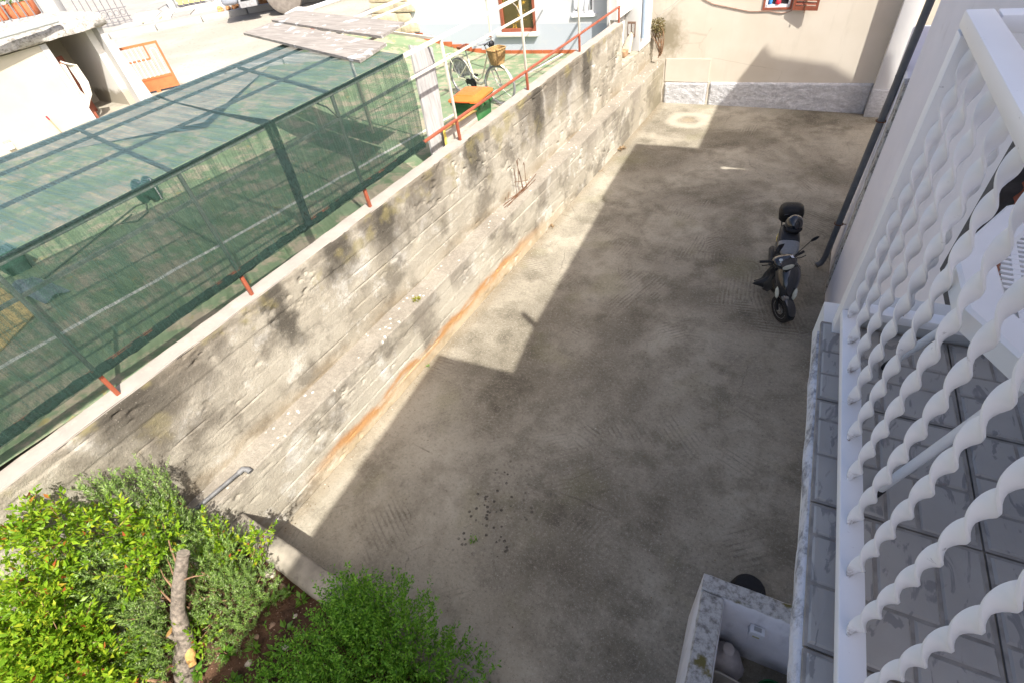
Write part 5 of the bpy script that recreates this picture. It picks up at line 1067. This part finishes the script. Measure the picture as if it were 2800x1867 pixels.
for i in range(46): d_ = randdir(1, .6)[0]; b_ = np.array((-2.1, -.05, .5))+d_*np.array((1.05, .85, .62))*rng.uniform(.9, 1.15); twig(m, (-2.1+rng.uniform(-.2, .2), -.05+rng.uniform(-.2, .2), .35), b_, .006, .0025, .06, 6, 400+i)
m.build('stems', simple('green_stem', (.16, .25, .07), .7, .2), gb, True)
# seedlings on the soil, each its own plant
for i, (x, y) in enumerate([(-3.69, .05), (-3.35, -.06), (-3.51, -.33), (-3.31, -.25), (-3.73, -.5), (-3.15, -.29), (-3.84, -.74), (-3.43, .22), (-3.62, .22), (-3.45, -.62), (-3.2, -.55), (-3.65, -.82), (-3.3, -.85)]):
    labs = ['pair of broad seedling leaves near the planter wall', 'tiny seedling on the bare soil', 'leafy seedling in the middle of the soil', 'small bright seedling right of the middle one', 'bushy green seedling at the edge of the rosemary', 'seedling beside the green bush', 'bright seedling at the foot of the cut trunk', 'seedling tucked behind the planter wall top', 'trailing seedling under the planter wall', 'broad-leaved seedling near the bottom edge', 'small seedling under the green bush', 'low seedling between trunk and green bush', 'lowest seedling at the picture edge']
    p = thing('seedling', labs[i], 'plant', (x, y, .64), group='seedlings on the soil bed'); n = (8, 6, 16, 12, 24, 14, 24, 16, 18, 20, 14, 18, 20)[i]; a = rng.random(n)*2*PI
    h_ = rng.uniform(.02, .11, n); d_ = np.stack([np.cos(a), np.sin(a), rng.uniform(.1, .7, n)], 1); leaves('foliage', np.stack([x+.012*np.cos(a), y+.012*np.sin(a), .64+h_], 1), d_, rng.uniform(.055, .10, n)*(1.25 if i == 0 else 1), L_SEED, p, .5, .2, .12)
    MB().tube([(x, y, .60), (x, y, .75)], .004, 5).build('stem', M['twig'], p)
# cut trunk leaning out of the rosemary, sawn stub beside it
ct = thing('cut_trunk', 'sawn-off grey trunk leaning out of the rosemary, pale sawn stub below', 'trunk', (-3.97, -.8, .62))
def trunk(pts, rs, n=14, seed=0):
    rr = random.Random(seed); m = MB(); P_ = [Vector(p) for p in pts]; fine = []; fr = []
    for i in range(len(P_)-1):
        for k in range(6): fine.append(P_[i].lerp(P_[i+1], k/6)); fr.append(rs[i]+(rs[i+1]-rs[i])*k/6)
    fine.append(P_[-1]); fr.append(rs[-1]); m.tube(fine, fr, n)
    m.v = [tuple(c+rr.uniform(-.004, .004) for c in v) for v in m.v]; return m
trunk([(-3.95, -.88, .58), (-3.98, -.75, .80), (-3.98, -.62, .98), (-4.03, -.55, 1.10), (-4.09, -.45, 1.26), (-4.10, -.27, 1.50), (-4.09, -.07, 1.75)], [.095, .10, .085, .072, .062, .058, .056], 14, 3).build('trunk', M['bark'], ct, True)
M['sawn'] = simple('sawn_wood', (.50, .29, .10), .85, .2, 30, .3)
m = MB(); d_ = Vector((-.5, -.1, .86)).normalized(); m.lathe([(.055, -.09), (.052, .0)], (-4.10, -.61, 1.12), d_, 14); stb = m.build('stub', M['bark'], ct, True)
MB().lathe([(.001, .0), (.050, .001), (.049, .004), (.001, .005)], (-4.10, -.61, 1.12), d_, 14).build('sawn_face', M['sawn'], stb, True)
MB().lathe([(.001, .0), (.053, .001), (.052, .003), (.001, .004)], (-4.09, -.07, 1.752), (.03, .62, .78), 14).build('cut_end', simple('grey_cut_wood', (.27, .23, .18), .9, .2, 30, .3), ct, True)
trunk([(-3.87, -.72, .82), (-3.90, -.66, .92), (-3.97, -.58, 1.04)], [.03, .05, .02], 10, 5).build('torn_bark', M['sawn'], ct, True)
m = MB()
for i, (a, b) in enumerate((((-4.12, -.20, 1.6), (-4.60, .02, 1.75)), ((-4.12, -.28, 1.48), (-4.40, -.18, 1.55)), ((-4.12, -.33, 1.42), (-4.45, -.26, 1.5)), ((-4.1, -.42, 1.3), (-4.45, -.38, 1.42)), ((-4.08, -.25, 1.52), (-3.85, -.1, 1.6)))): twig(m, a, b, .010, .003, .1, 6, 60+i)
m.build('side_shoots', M['twig'], ct, True)
m = MB(); twig(m, (-3.80, -.90, .95), (-4.75, -1.12, 1.15), .016, .012, .06, 10, 7); tag(m.build('fallen_branch', M['twig'], None, True), 'long bare branch lying along the bottom of the bed', 'branch')
m = MB(); cv = [(-4.80, -.74, 1.35), (-4.70, -.72, 1.36), (-4.62, -.80, 1.33), (-4.62, -.90, 1.28), (-4.70, -.96, 1.22), (-4.75, -1.08, 1.16)]
m.tube([Vector(p) for p in cv], .007, 6); tag(m.build('curled_vine', M['twig'], None, True), 'curled brown vine hooping over the rosemary', 'vine')
# stones on the soil
for i, (x, y, r) in enumerate([(-3.98, .25, .06), (-3.55, -.1, .03), (-3.4, .08, .025), (-3.25, -.17, .035), (-3.6, -.25, .025), (-3.48, -.45, .03), (-3.1, -.1, .025), (-3.75, .22, .04)]):
    lb = ['pale chunky stone beside the planter wall', 'small brown stone in mid soil', 'small reddish stone under the planter wall', 'whitest stone on the soil', 'small tan stone by the rosemary edge', 'flat tan stone low in the bed', 'small stone beside the green bush', 'pinkish brick bit at the wall foot', 'tiny stone near the seedlings', 'largest pale stone under the rosemary', 'reddish clod at the rosemary edge', 'small stone below the white one', 'tiny reddish stone in mid bed', 'small pale stone by the bush edge', 'tan stone near the bottom edge'][i]
    rock('stone', (x, y, .66), r, [M['paleStone'], simple('tan_stone_%d' % i, (.33, .22, .15), .95, .2, 20, .5)][(i % 3 == 1) or i in (7, 10, 12)], 30+i, lb, 'stone', .65, None, 'stones on the soil bed')
bpy.context.view_layer.update()
gv = []
for k in range(900): gv.append((random.uniform(-4.3, -2.4), random.uniform(-1.4, .28), random.uniform(.003, .011)))
m = MB()
for x, y, r in gv:
    z = .66+.05*float(fbm(np.array([x*1.5]), np.array([y*1.5]), 3)[0])+.03*float(fbm(np.array([x*9.]), np.array([y*9.]), 5)[0]); a = random.random()*6
    m.add([(x+r*math.cos(a), y+r*math.sin(a), z), (x+r*math.cos(a+2.1), y+r*math.sin(a+2.1), z), (x+r*math.cos(a+4.2), y+r*math.sin(a+4.2), z), (x, y, z+r*1.1)], [(0, 1, 3), (1, 2, 3), (2, 0, 3)])
tag(m.build('soil_grit', simple('grit', (.30, .21, .15), .95, .4, 30, 0)), 'loose pebbly grit scattered over the red soil', 'grit', kind='stuff')
# galvanised pipe lying on the step, black cable at the broken wall end
gpz = thing('steel_pipe', 'short galvanised pipe with an elbow lying on the step by the rosemary', 'pipe', (-4.88, .55, 1.17)); M['galv'] = simple('galvanised_steel', (.12, .12, .12), .6, .25, 14, .1, metal=.2)
MB().tube([(-4.97, .02, 1.22), (-4.87, .84, 1.22)], .026, 12).build('tube', M['galv'], gpz, True)
MB().tube([(-4.87, .83, 1.22), (-4.865, .89, 1.225), (-4.83, .92, 1.20), (-4.79, .92, 1.18)], .034, 12).build('elbow', simple('zinc_elbow', (.17, .17, .17), .6, .08, 14, .1, metal=.1), gpz, True)
m = MB(); m.tube([(-3.12, .50, .78), (-3.16, .40, .76), (-3.22, .33, .72), (-3.18, .28, .70), (-3.08, .28, .72), (-2.98, .31, .74)], .008, 6); tag(m.build('black_cable', M['rubber'], None, True), 'short black cable poking from the broken planter wall end', 'cable')
# rusty starter bars on the step
rb = thing('rebar_cage', 'rusty reinforcing bars standing on the concrete step', 'rebar', (-5.0, 7.85, 1.155))
for p in ([(-5.05, 7.78, 1.15), (-5.03, 7.79, 1.5), (-5.02, 7.80, 1.80), (-5.0, 7.81, 1.86), (-4.99, 7.84, 1.80)], [(-4.97, 7.95, 1.15), (-4.98, 7.96, 1.45), (-4.98, 7.97, 1.66), (-4.97, 7.94, 1.71), (-4.96, 7.90, 1.68)], [(-5.06, 7.70, 1.15), (-5.05, 7.69, 1.45), (-5.05, 7.69, 1.70)], [(-5.0, 7.86, 1.15), (-5.02, 7.82, 1.5), (-5.03, 7.78, 1.82)], [(-5.02, 7.9, 1.15), (-5.0, 7.84, 1.4), (-5.0, 7.79, 1.6)]):
    MB().tube(p, .0055, 6).build('bar', M['rust'], rb, True)
for p in ([(-5.07, 7.68, 1.42), (-4.97, 7.96, 1.33), (-4.95, 7.98, 1.35)], [(-5.10, 7.5, 1.30), (-5.08, 7.40, 1.20), (-5.04, 7.55, 1.19), (-4.97, 7.95, 1.22)], [(-5.12, 7.40, 1.24), (-5.1, 7.3, 1.16), (-5.04, 7.5, 1.165), (-4.98, 7.9, 1.18)], [(-5.08, 7.22, 1.165), (-5.0, 7.9, 1.175), (-5.05, 8.5, 1.20)], [(-5.02, 7.15, 1.165), (-4.97, 7.8, 1.172), (-4.96, 8.3, 1.19)], [(-4.98, 7.2, 1.165), (-5.0, 7.7, 1.185), (-5.02, 8.15, 1.2)]):
    MB().tube(p, .0055, 6).build('bar', M['rust'], rb, True)
# weeds and dry tufts
def tuft(name, label, c, n, r, mat, h, cat='weed'):
    o = thing(name, label, cat, c); a = rng.random(n)*2*PI; d_ = np.stack([np.cos(a), np.sin(a), rng.uniform(.2, 1.6, n)], 1)
    leaves('foliage', np.array(c)+np.stack([np.cos(a)*r*rng.random(n), np.sin(a)*r*rng.random(n), rng.random(n)*h*.4], 1), d_, rng.uniform(.5, 1, n)*h, mat, o, .3, .2, .1); return o
L_OLI = m_leaf('olive_weed_leaf', [(0, (.16, .18, .02)), (1, (.30, .28, .04))], .3); L_DRY = m_leaf('dry_grass_blade', [(0, (.24, .15, .075)), (1, (.38, .27, .15))], .2, .8)
tuft('weed', 'olive green weed growing on the concrete step', (-4.91, 4.26, 1.15), 60, .05, L_OLI, .06)
tuft('weed', 'tiny green weed at the foot of the rusty low wall', (-4.77, 3.94, 0), 16, .02, L_SEED, .06)
tuft('weed', 'small green sprig on the dark near concrete', (-2.44, 1.80, 0), 26, .04, L_BRO, .06)
tuft('dry_tuft', 'dry straw tuft beside the low wall near the far shadow corner', (-4.72, 12.5, 0), 34, .07, L_DRY, .12)
tuft('dry_tuft', 'dry straw tuft at the wall foot below the rebar', (-4.76, 8.47, 0), 26, .05, L_DRY, .08)
tuft('dry_tuft', 'low dry wisps along the foot of the far low wall', (-4.76, 11.2, 0), 24, .1, L_DRY, .05)
# half-dead shrub at the end of the wall
ds_ = thing('dry_shrub', 'half-dead ivy shrub on the wall end by the cream house', 'shrub', (-5.0, 15.6, 1.75))
cs, d0 = blob_pts([(-5.0, 15.6, 2.12, .22, .2, .17), (-4.93, 15.62, 1.95, .15, .12, .14)], 900)
leaves('foliage', cs, d0+randdir(900), rng.uniform(.03, .06, 900), m_leaf('dull_olive_leaf', [(0, (.10, .085, .03)), (.6, (.16, .135, .05)), (1, (.30, .25, .12))], .2, .7), ds_, .6, .2)
m = MB()
for i in range(14): twig(m, (-4.86+rng.uniform(-.05, .05), 15.6, 1.3+rng.uniform(0, .4)), (-5.0+rng.uniform(-.2, .2), 15.6+rng.uniform(-.15, .15), 2.1+rng.uniform(-.15, .15)), .014, .004, .2, 8, 700+i)
m.build('stems', M['twig'], ds_, True)
# specks of grit and leaf litter blown about the yard, thickest along the wall foot
V_, F_ = [], []
for k in range(1500):
    if k < 650: x = -4.81+abs(random.gauss(0, .10)); y = random.uniform(.7, 15.5)
    else: x = random.uniform(-4.7, .4); y = random.uniform(.8, 15.6)
    r = random.uniform(.003, .011)*(1.3 if k < 300 else 1); a = random.random()*6.3; e = random.uniform(.4, 1); n = len(V_)
    V_ += [(x+r*math.cos(a), y+r*math.sin(a), .002), (x+r*e*math.cos(a+1.6), y+r*e*math.sin(a+1.6), .003), (x+r*math.cos(a+3.1), y+r*math.sin(a+3.1), .002), (x+r*e*math.cos(a+4.7), y+r*e*math.sin(a+4.7), .003), (x, y, .002+r*.8)]
    F_ += [(n, n+1, n+4), (n+1, n+2, n+4), (n+2, n+3, n+4), (n+3, n, n+4)]
tag(npmesh('yard_litter', V_, F_, m_leaf('grit_and_litter', [(0, (.10, .07, .04)), (.5, (.24, .17, .10)), (.8, (.30, .27, .22)), (1, (.55, .52, .46))], 0, .9), None, False), 'fine grit and leaf litter scattered over the yard', 'litter', kind='stuff')
# ------------------------------------------------------------------ left background: shed, gate, road side, lorry
XS = -14.46; ZG = 2.75
sd = thing('garden_shed', 'cream rendered shed with a ragged concrete roof slab left of the gate', 'shed', (XS-1, 4.5, ZG))
M['shedcream'] = m_plaster('shed_cream_render', (.45, .41, .32), (.50, .46, .37), (.5, .45, .36)); M['shedwhite'] = m_plaster('shed_white_render', (.42, .412, .39), (.47, .46, .44), (.5, .48, .42))
m = MB(); m.box(XS-.2, XS, -3, 5.04, 2.4, 4.33); m.build('front_wall', M['shedcream'], sd)
m = MB(); m.box(XS-.22, XS+.012, 5.041, 5.17, 2.4, 4.33); m.build('door_jamb', M['shedwhite'], sd)
m = MB(); m.box(XS-.25, XS+.0, 6.25, 6.36, 2.4, 4.40); m.add([(XS-.25, 6.361, 2.4), (XS+.02, 6.361, 2.4), (XS+.02, 6.62, 2.4), (XS-.25, 6.62, 2.4), (XS-.25, 6.361, 4.06), (XS+.02, 6.361, 4.06), (XS+.02, 6.42, 4.06), (XS-.25, 6.42, 4.06)], [(0, 3, 2, 1), (4, 5, 6, 7), (0, 1, 5, 4), (1, 2, 6, 5), (2, 3, 7, 6), (3, 0, 4, 7)]); m.build('right_pier', M['shedwhite'], sd)
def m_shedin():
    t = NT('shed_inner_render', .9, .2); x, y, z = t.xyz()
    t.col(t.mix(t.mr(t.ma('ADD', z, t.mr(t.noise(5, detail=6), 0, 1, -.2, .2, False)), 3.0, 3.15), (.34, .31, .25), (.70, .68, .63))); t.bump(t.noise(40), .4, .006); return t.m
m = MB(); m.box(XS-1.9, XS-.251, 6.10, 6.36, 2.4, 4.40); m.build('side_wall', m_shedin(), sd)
m = MB(); m.box(XS-1.9, XS-1.7, -3, 6.099, 2.4, 4.33); m.build('back_wall', M['shedcream'], sd)
m = MB(); m.box(XS-.9, XS-.85, 5.17, 5.62, 2.6, 3.95); m.box(XS-.22, XS-.15, 5.171, 5.30, 2.6, 3.95); m.build('door_leaf', M['brownframe'], sd)
ring = []
for y in np.linspace(-3, 6.46, 110):
    n1, n2, n3 = [float(fbm(np.array([y*4.]), np.array([q*7.7]), 31, 5)[0]) for q in (1, 2, 3)]
    ring.append([(XS-2.1, y, 4.42), (XS-.02+.03*n1, y, 4.34+.02*n2), (XS+.13+.035*n2, y, 4.37+.03*n1), (XS+.14+.03*n1, y, 4.50+.03*n3), (XS+.05+.04*n3, y, 4.59+.015*n1), (XS-2.1, y, 4.62)])
m = MB(); m.loft(ring); m.build('roof_slab', m_mossy('broken_concrete_slab', (.40, .38, .35), (.20, .185, .16), (.5, .46, .38)), sd, True, angle=70)
m = MB(); m.tube([(-13.95, 2.5, 4.66), (-14.25, 5.55, 4.66)], .05, 12); tag(m.build('roof_pipe', simple('grey_plastic_pipe', (.50, .53, .55), .5, .05), None, True), 'grey plastic pipe lying on the shed roof', 'pipe')
hz_ = []
for k in range(5):
    q = .03*k; hz_.append([(XS-.06+.02*k, 5.24+q*.3, 3.97-q*.4), (XS-.04+.02*k, 5.32+q, 3.90-q*.5), (XS-.04+.02*k, 5.33+q, 3.5), (XS-.04+.02*k, 5.27+q*.8, 3.15+q), (XS-.05+.02*k, 5.20+q*.6, 3.05+q), (XS-.06+.02*k, 5.20, 3.4), (XS-.06+.02*k, 5.22+q*.2, 3.93-q*.3)])
hs_ = thing('garden_hose', 'cream garden hose coiled on the shed doorway', 'hose', (XS, 5.3, 3.0))
for p in hz_: MB().tube(p, .017, 7).build('coil', simple('cream_hose', (.60, .57, .48), .6, .08), hs_, True)
st_ = thing('broom_stick', 'wooden stick with a red grip leaning on the shed wall', 'stick', (XS+.1, 4.37, ZG))
MB().tube([(XS+.14, 4.37, 2.70), (XS+.03, 4.345, 3.10)], .014, 8).build('shaft', simple('stick_wood', (.33, .22, .14), .8, .15), st_, True); MB().tube([(XS+.03, 4.345, 3.10), (XS+.015, 4.335, 3.18)], .017, 8).build('grip', simple('red_grip', (.65, .02, .05), .5, .1), st_, True)
sk = thing('wall_socket', 'white weatherproof socket on the cream shed wall', 'socket', (XS, 3.42, 2.92)); MB().box(XS+.001, XS+.05, 3.36, 3.48, 2.86, 2.98).build('box', M['plastic'], sk, bevel=.006); MB().box(XS+.051, XS+.056, 3.385, 3.455, 2.885, 2.955).build('flap', simple('grey_flap', (.4, .4, .41), .5, .05), sk)
MB().box(XS+.001, XS+.012, 3.37, 3.5, 2.99, 3.03).build('repair_mark', simple('bare_mortar', (.42, .36, .28), .9, .2), sk)

# driveway gate
g0, g1 = np.array((-15.08, 6.62)), np.array((-14.53, 7.37)); gd = (g1-g0)/np.linalg.norm(g1-g0); GL = float(np.linalg.norm(g1-g0)); gnv = np.array((gd[1], -gd[0]))
def gpnt(t, o, z): q = g0+gd*t+gnv*o; return (float(q[0]), float(q[1]), ZG+z)
gt_ = thing('metal_gate', 'orange-brown metal gate with white bars beside the shed', 'gate', gpnt(GL/2, 0, 0)); M['gatebrown'] = simple('gate_brown_paint', (.42, .14, .055), .5, .1, 6, .08)
def gbox(m, t0, t1, z0, z1, w=.035, o=0):
    q = [gpnt(t0, o-w/2, z0), gpnt(t1, o-w/2, z0), gpnt(t1, o+w/2, z0), gpnt(t0, o+w/2, z0)]
    return m.add(q+[(p[0], p[1], ZG+z1) for p in q], [(0, 3, 2, 1), (4, 5, 6, 7), (0, 1, 5, 4), (1, 2, 6, 5), (2, 3, 7, 6), (3, 0, 4, 7)])
m = MB(); gbox(m, -.05, GL, 1.0, 1.05); gbox(m, GL-.045, GL, .05, 1.0, .036); gbox(m, -.05, GL-.046, .30, .345); gbox(m, -.05, GL-.046, .05, .09); m.build('frame', M['gatebrown'], gt_)
m = MB(); gbox(m, -.05, GL-.046, .091, .299, .012); m.build('panel', M['gatebrown'], gt_)
m = MB(); gbox(m, .06, .62, .70, .735, .03); gbox(m, .60, .63, .736, .999, .03); m.build('lock_rail', M['gatebrown'], gt_)
MB().lathe([(.001, -.03), (.05, -.03), (.05, .03), (.001, .03)], gpnt(.42, 0, .03), (float(gnv[0]), float(gnv[1]), 0), 16).build('roller', M['gatebrown'], gt_, True)
for k in range(6):
    m = MB(); gbox(m, .10+k*.1, .115+k*.1, .346, .999 if k < 5 else .69, .014, .012); m.build('bar', M['white_metal'], gt_)
m = MB(); m.tube([gpnt(.70, 0, .35), gpnt(.70, 0, .86)]+[gpnt(.76-.06*math.cos(a), 0, .86+.06*math.sin(a)) for a in np.linspace(.3, 2.8, 7)]+[gpnt(.82, 0, .86), gpnt(.82, 0, .35)], .009, 6); m.build('arched_bar', M['white_metal'], gt_, True)

# far side of the road: iron gate, stone wall with terracotta troughs, wooden gate, rubble
def ob(m, t0, t1, o0, o1, z0, z1): return m.prism([rp(t0, o0), rp(t1, o0), rp(t1, o1), rp(t0, o1)], z0, z1)
ig = thing('iron_gate', 'open grey iron bar gate on the crazy paving', 'gate', (*rp(-10.9, 27), 2.88)); M['iron'] = simple('grey_iron', (.17, .165, .17), .55, .15, 10, .1)
ti = lambda k: -11.75+k*.24
for k in range(8): MB().tube([(*rp(ti(k), 26.9), 2.95), (*rp(ti(k)+.02, 26.9), 5.2)], .016, 6).build('bar', M['iron'], ig)
for z in (2.98, 3.12, 3.42): m = MB(); m.bar((*rp(ti(0)-.05, 26.9), z), (*rp(ti(7)+.08, 26.9), z), .03, .03); m.build('cross_bar', M['iron'], ig)
for k in range(7): MB().tube([(*rp(ti(k)+.12+.09*math.cos(a), 26.88), 3.27+.09*math.sin(a)) for a in np.linspace(0, 2*PI, 12, endpoint=False)], .010, 5, True).build('scroll', M['iron'], ig)
rw = thing('garden_wall', 'ochre stone wall with white pillars behind the shed roof', 'wall', (*rp(-15, 27.5), 2.9)); M['ochre'] = simple('ochre_stone', (.60, .44, .26), .9, .15, 3, .5, bdist=.02)
for a, b, z, mt in ((-16.6, -15.85, 5.2, M['ochre']), (-18.9, -18.4, 5.2, M['shedwhite']), (-13.05, -12.55, 5.2, M['shedwhite']), (-22, -18.91, 3.6, M['ochre'])):
    m = MB(); ob(m, a, b, 27.3, 27.9, 2.8, z); m.build('pillar', mt, rw, bevel=.03)
m = MB(); ob(m, -18.39, -12.54, 27.4, 27.8, 2.8, 3.55); m.build('base_wall', M['shedwhite'], rw)
for k in range(9): m = MB(); ob(m, -15.7+k*.31, -15.66+k*.31, 27.35, 27.39, 3.55, 5.2); m.build('railing_bar', M['iron'], rw)
m = MB(); ob(m, -18.3, -16.7, 27.55, 27.6, 3.56, 4.75); m.build('grey_screen', simple('weathered_screen', (.30, .29, .26), .8, .3, 3, .2), rw)
for k, (t_, lb) in enumerate(((-15.35, 'terracotta trough of plants behind the bars, nearer the ochre pillar'), (-14.2, 'terracotta trough of plants behind the bars, nearer the white pillar'))):
    tr_ = thing('terracotta_trough', lb, 'planter', (*rp(t_, 28.1), 3.6), group='troughs behind the bars'); m = MB(); ob(m, t_-.5, t_+.5, 27.95, 28.35, 3.56, 4.05); m.build('trough', M['terracotta'], tr_, bevel=.04)
    q = rp(t_, 28.15); cs, d0 = blob_pts([(q[0], q[1], 4.4, .5, .5, .4)], 260); leaves('foliage', cs, d0+randdir(260, .6), rng.uniform(.12, .26, 260), L_SEED, tr_, .25, .2, .1)
wg = thing('wooden_gate', 'small pale wooden slat gate across the road', 'gate', (*rp(-8.0, 28.6), 2.9)); M['pine'] = m_wood('pale_pine', (.58, .38, .13), (.68, .48, .20), (3, 3, 1))
for k in range(5): m = MB(); ob(m, -8.55+k*.24, -8.37+k*.24, 28.55, 28.6, 2.98, 4.2); m.build('slat', M['pine'], wg)
for z in (3.1, 3.95): m = MB(); ob(m, -8.6, -7.35, 28.6, 28.66, z, z+.12); m.build('batten', M['pine'], wg)
m = MB(); ob(m, -8.95, -8.7, 28.5, 28.75, 2.86, 5.0); tag(m.build('gate_post', simple('grey_post', (.40, .41, .40), .8, .1)), 'grey concrete post beside the pale wooden gate', 'post')
m = MB(); m.tube([(*rp(-7.2, 28.4), 4.6), (*rp(-7.05, 28.35), 3.4), (*rp(-6.9, 28.3), 3.0), (*rp(-6.75, 28.4), 3.6), (*rp(-6.9, 28.5), 4.6)], .03, 7); tag(m.build('hanging_hose', M['rubber'], None, True), 'black hose looped beside the pale wooden gate', 'hose')
m = MB(); ob(m, -6.4, 6, 27.6, 28.2, 2.8, 3.35); tag(m.build('low_wall', M['ochre'], None, bevel=.05), 'low pale stone wall behind the lorry', 'wall')
M['rubble'] = simple('orange_rubble', (.52, .26, .11), .95, .3, 6, .5)
for i in range(16): q = rp(-6.2+i*.22+random.uniform(-.1, .1), 25.6+random.uniform(-.2, .5)); rock('rubble_stone', (q[0], q[1], 2.93), random.uniform(.07, .2), M['rubble'], 80+i, 'orange rubble stone in the heap between kerb and low wall', 'stone', .7, None, 'orange rubble beside the kerb')
m = MB(); ob(m, -9.6, -8.75, 26.1, 26.55, 2.90, 2.95); tag(m.build('loose_slab', simple('tan_slab', (.60, .47, .32), .9, .1)), 'loose tan slab lying on the crazy paving', 'slab')

# lorry at the road side: bumper, grille, front wheel, cab above the picture edge
lo = thing('parked_lorry', 'grey lorry front with big wheel and bumper at the picture top', 'lorry', (*rp(-3.5, 23.6), 2.75)); M['lorry'] = simple('grey_lorry_paint', (.26, .28, .32), .35, .08, 3, .04, spec=.5)
OF = 22.75
m = MB(); ob(m, -5.15, -1.2, OF+.1, OF+2.3, 3.9, 5.6); m.build('cab', M['lorry'], lo, bevel=.08)
m = MB(); ob(m, -2.2, 8, OF+.3, OF+2.2, 3.5, 4.3); ob(m, -1.0, 8, OF+.05, OF+2.4, 4.31, 6.2); m.build('chassis', M['lorry'], lo, bevel=.03)
m = MB(); ob(m, -5.45, -4.9, OF-.05, OF+2.3, 3.32, 3.85); m.build('bumper', M['lorry'], lo, bevel=.12, seg=3)
for k in range(4): m = MB(); ob(m, -5.50, -5.44, OF+.5, OF+2.0, 3.40+k*.11, 3.45+k*.11); m.build('grille_slat', simple('chrome_slat', (.5, .51, .55), .3, .05, 8, 0, metal=.7), lo, bevel=.01)
m = MB(); ob(m, -4.89, -4.30, OF+.0, OF+.35, 3.18, 3.72); m.build('step_box', simple('step_metal', (.45, .46, .48), .4, .15, 12, .2, metal=.5), lo, bevel=.03)
m = MB(); ob(m, -4.8, -4.4, OF-.012, OF-.001, 3.38, 3.66); m.build('step_recess', M['black'], lo)
wc = (*rp(-3.35, OF+.22), 2.75+.62); ax_ = (float(RN[0]), float(RN[1]), 0)
wl_ = bpy.data.objects.new('wheel', None); COL.objects.link(wl_); wl_.parent = lo
MB().lathe([(.34, -.19), (.52, -.2), (.60, -.17), (.625, -.1), (.625, .1), (.60, .17), (.52, .2), (.34, .19)], wc, ax_, 40).build('tyre', simple('dusty_tyre', (.17, .15, .13), .9, .15, 10, .3), wl_, True)
m = MB(); m.lathe([(.05, -.10), (.16, -.10), (.20, -.06), (.30, -.12), (.34, -.17), (.34, .1), (.05, .1)], wc, ax_, 32)
for k in range(10):
    a = 2*PI*k/10; q = Vector(wc)+Vector((float(RD[0])*math.cos(a)*.24, float(RD[1])*math.cos(a)*.24, .24*math.sin(a))); m.lathe([(.02, -.14), (.02, -.08)], q, ax_, 8)
m.build('rim', simple('lorry_rim', (.40, .40, .40), .5, .1, 10, .05, metal=.5), wl_, True)
# gate pillar with a cap, white poles
gq = thing('gate_pillar', 'small cream gate pillar with a pale cap in front of the lorry wheel', 'pillar', (-14.05, 11.35, 2.0))
m = MB(); m.box(-14.25, -13.85, 11.15, 11.55, 1.9, 3.42); m.build('shaft', M['shedcream'], gq)
m = MB(); m.loft([[(-14.05+sx*.29, 11.35+sy*.29, z) for sx, sy in ((-1, -1), (1, -1), (1, 1), (-1, 1))] for z in (3.421, 3.49)]+[[(-14.05+sx*.05, 11.35+sy*.05, 3.58) for sx, sy in ((-1, -1), (1, -1), (1, 1), (-1, 1))]]); m.build('cap', M['shedwhite'], gq)
m = MB(); m.bar((-13.8, 11.35, 3.05), (-12.9, 12.2, 3.05), .06, .06); m.bar((-12.9, 12.2, 3.05), (-12.9, 12.2, 2.1), .06, .06); m.build('hinge_frame', M['rustred'], gq)
pb = thing('barrier_pole', 'thick white pole sloping up past the boards', 'pole', (-14.1, 11.7, 3.3)); MB().tube([(-14.19, 11.63, 3.42), (-14.10, 13.4, 3.42)], .06, 12).build('pole', M['white_metal'], pb, True); MB().tube([(-14.195, 11.55, 3.42), (-14.19, 11.63, 3.42)], .065, 12).build('end_cap', M['black'], pb, True)
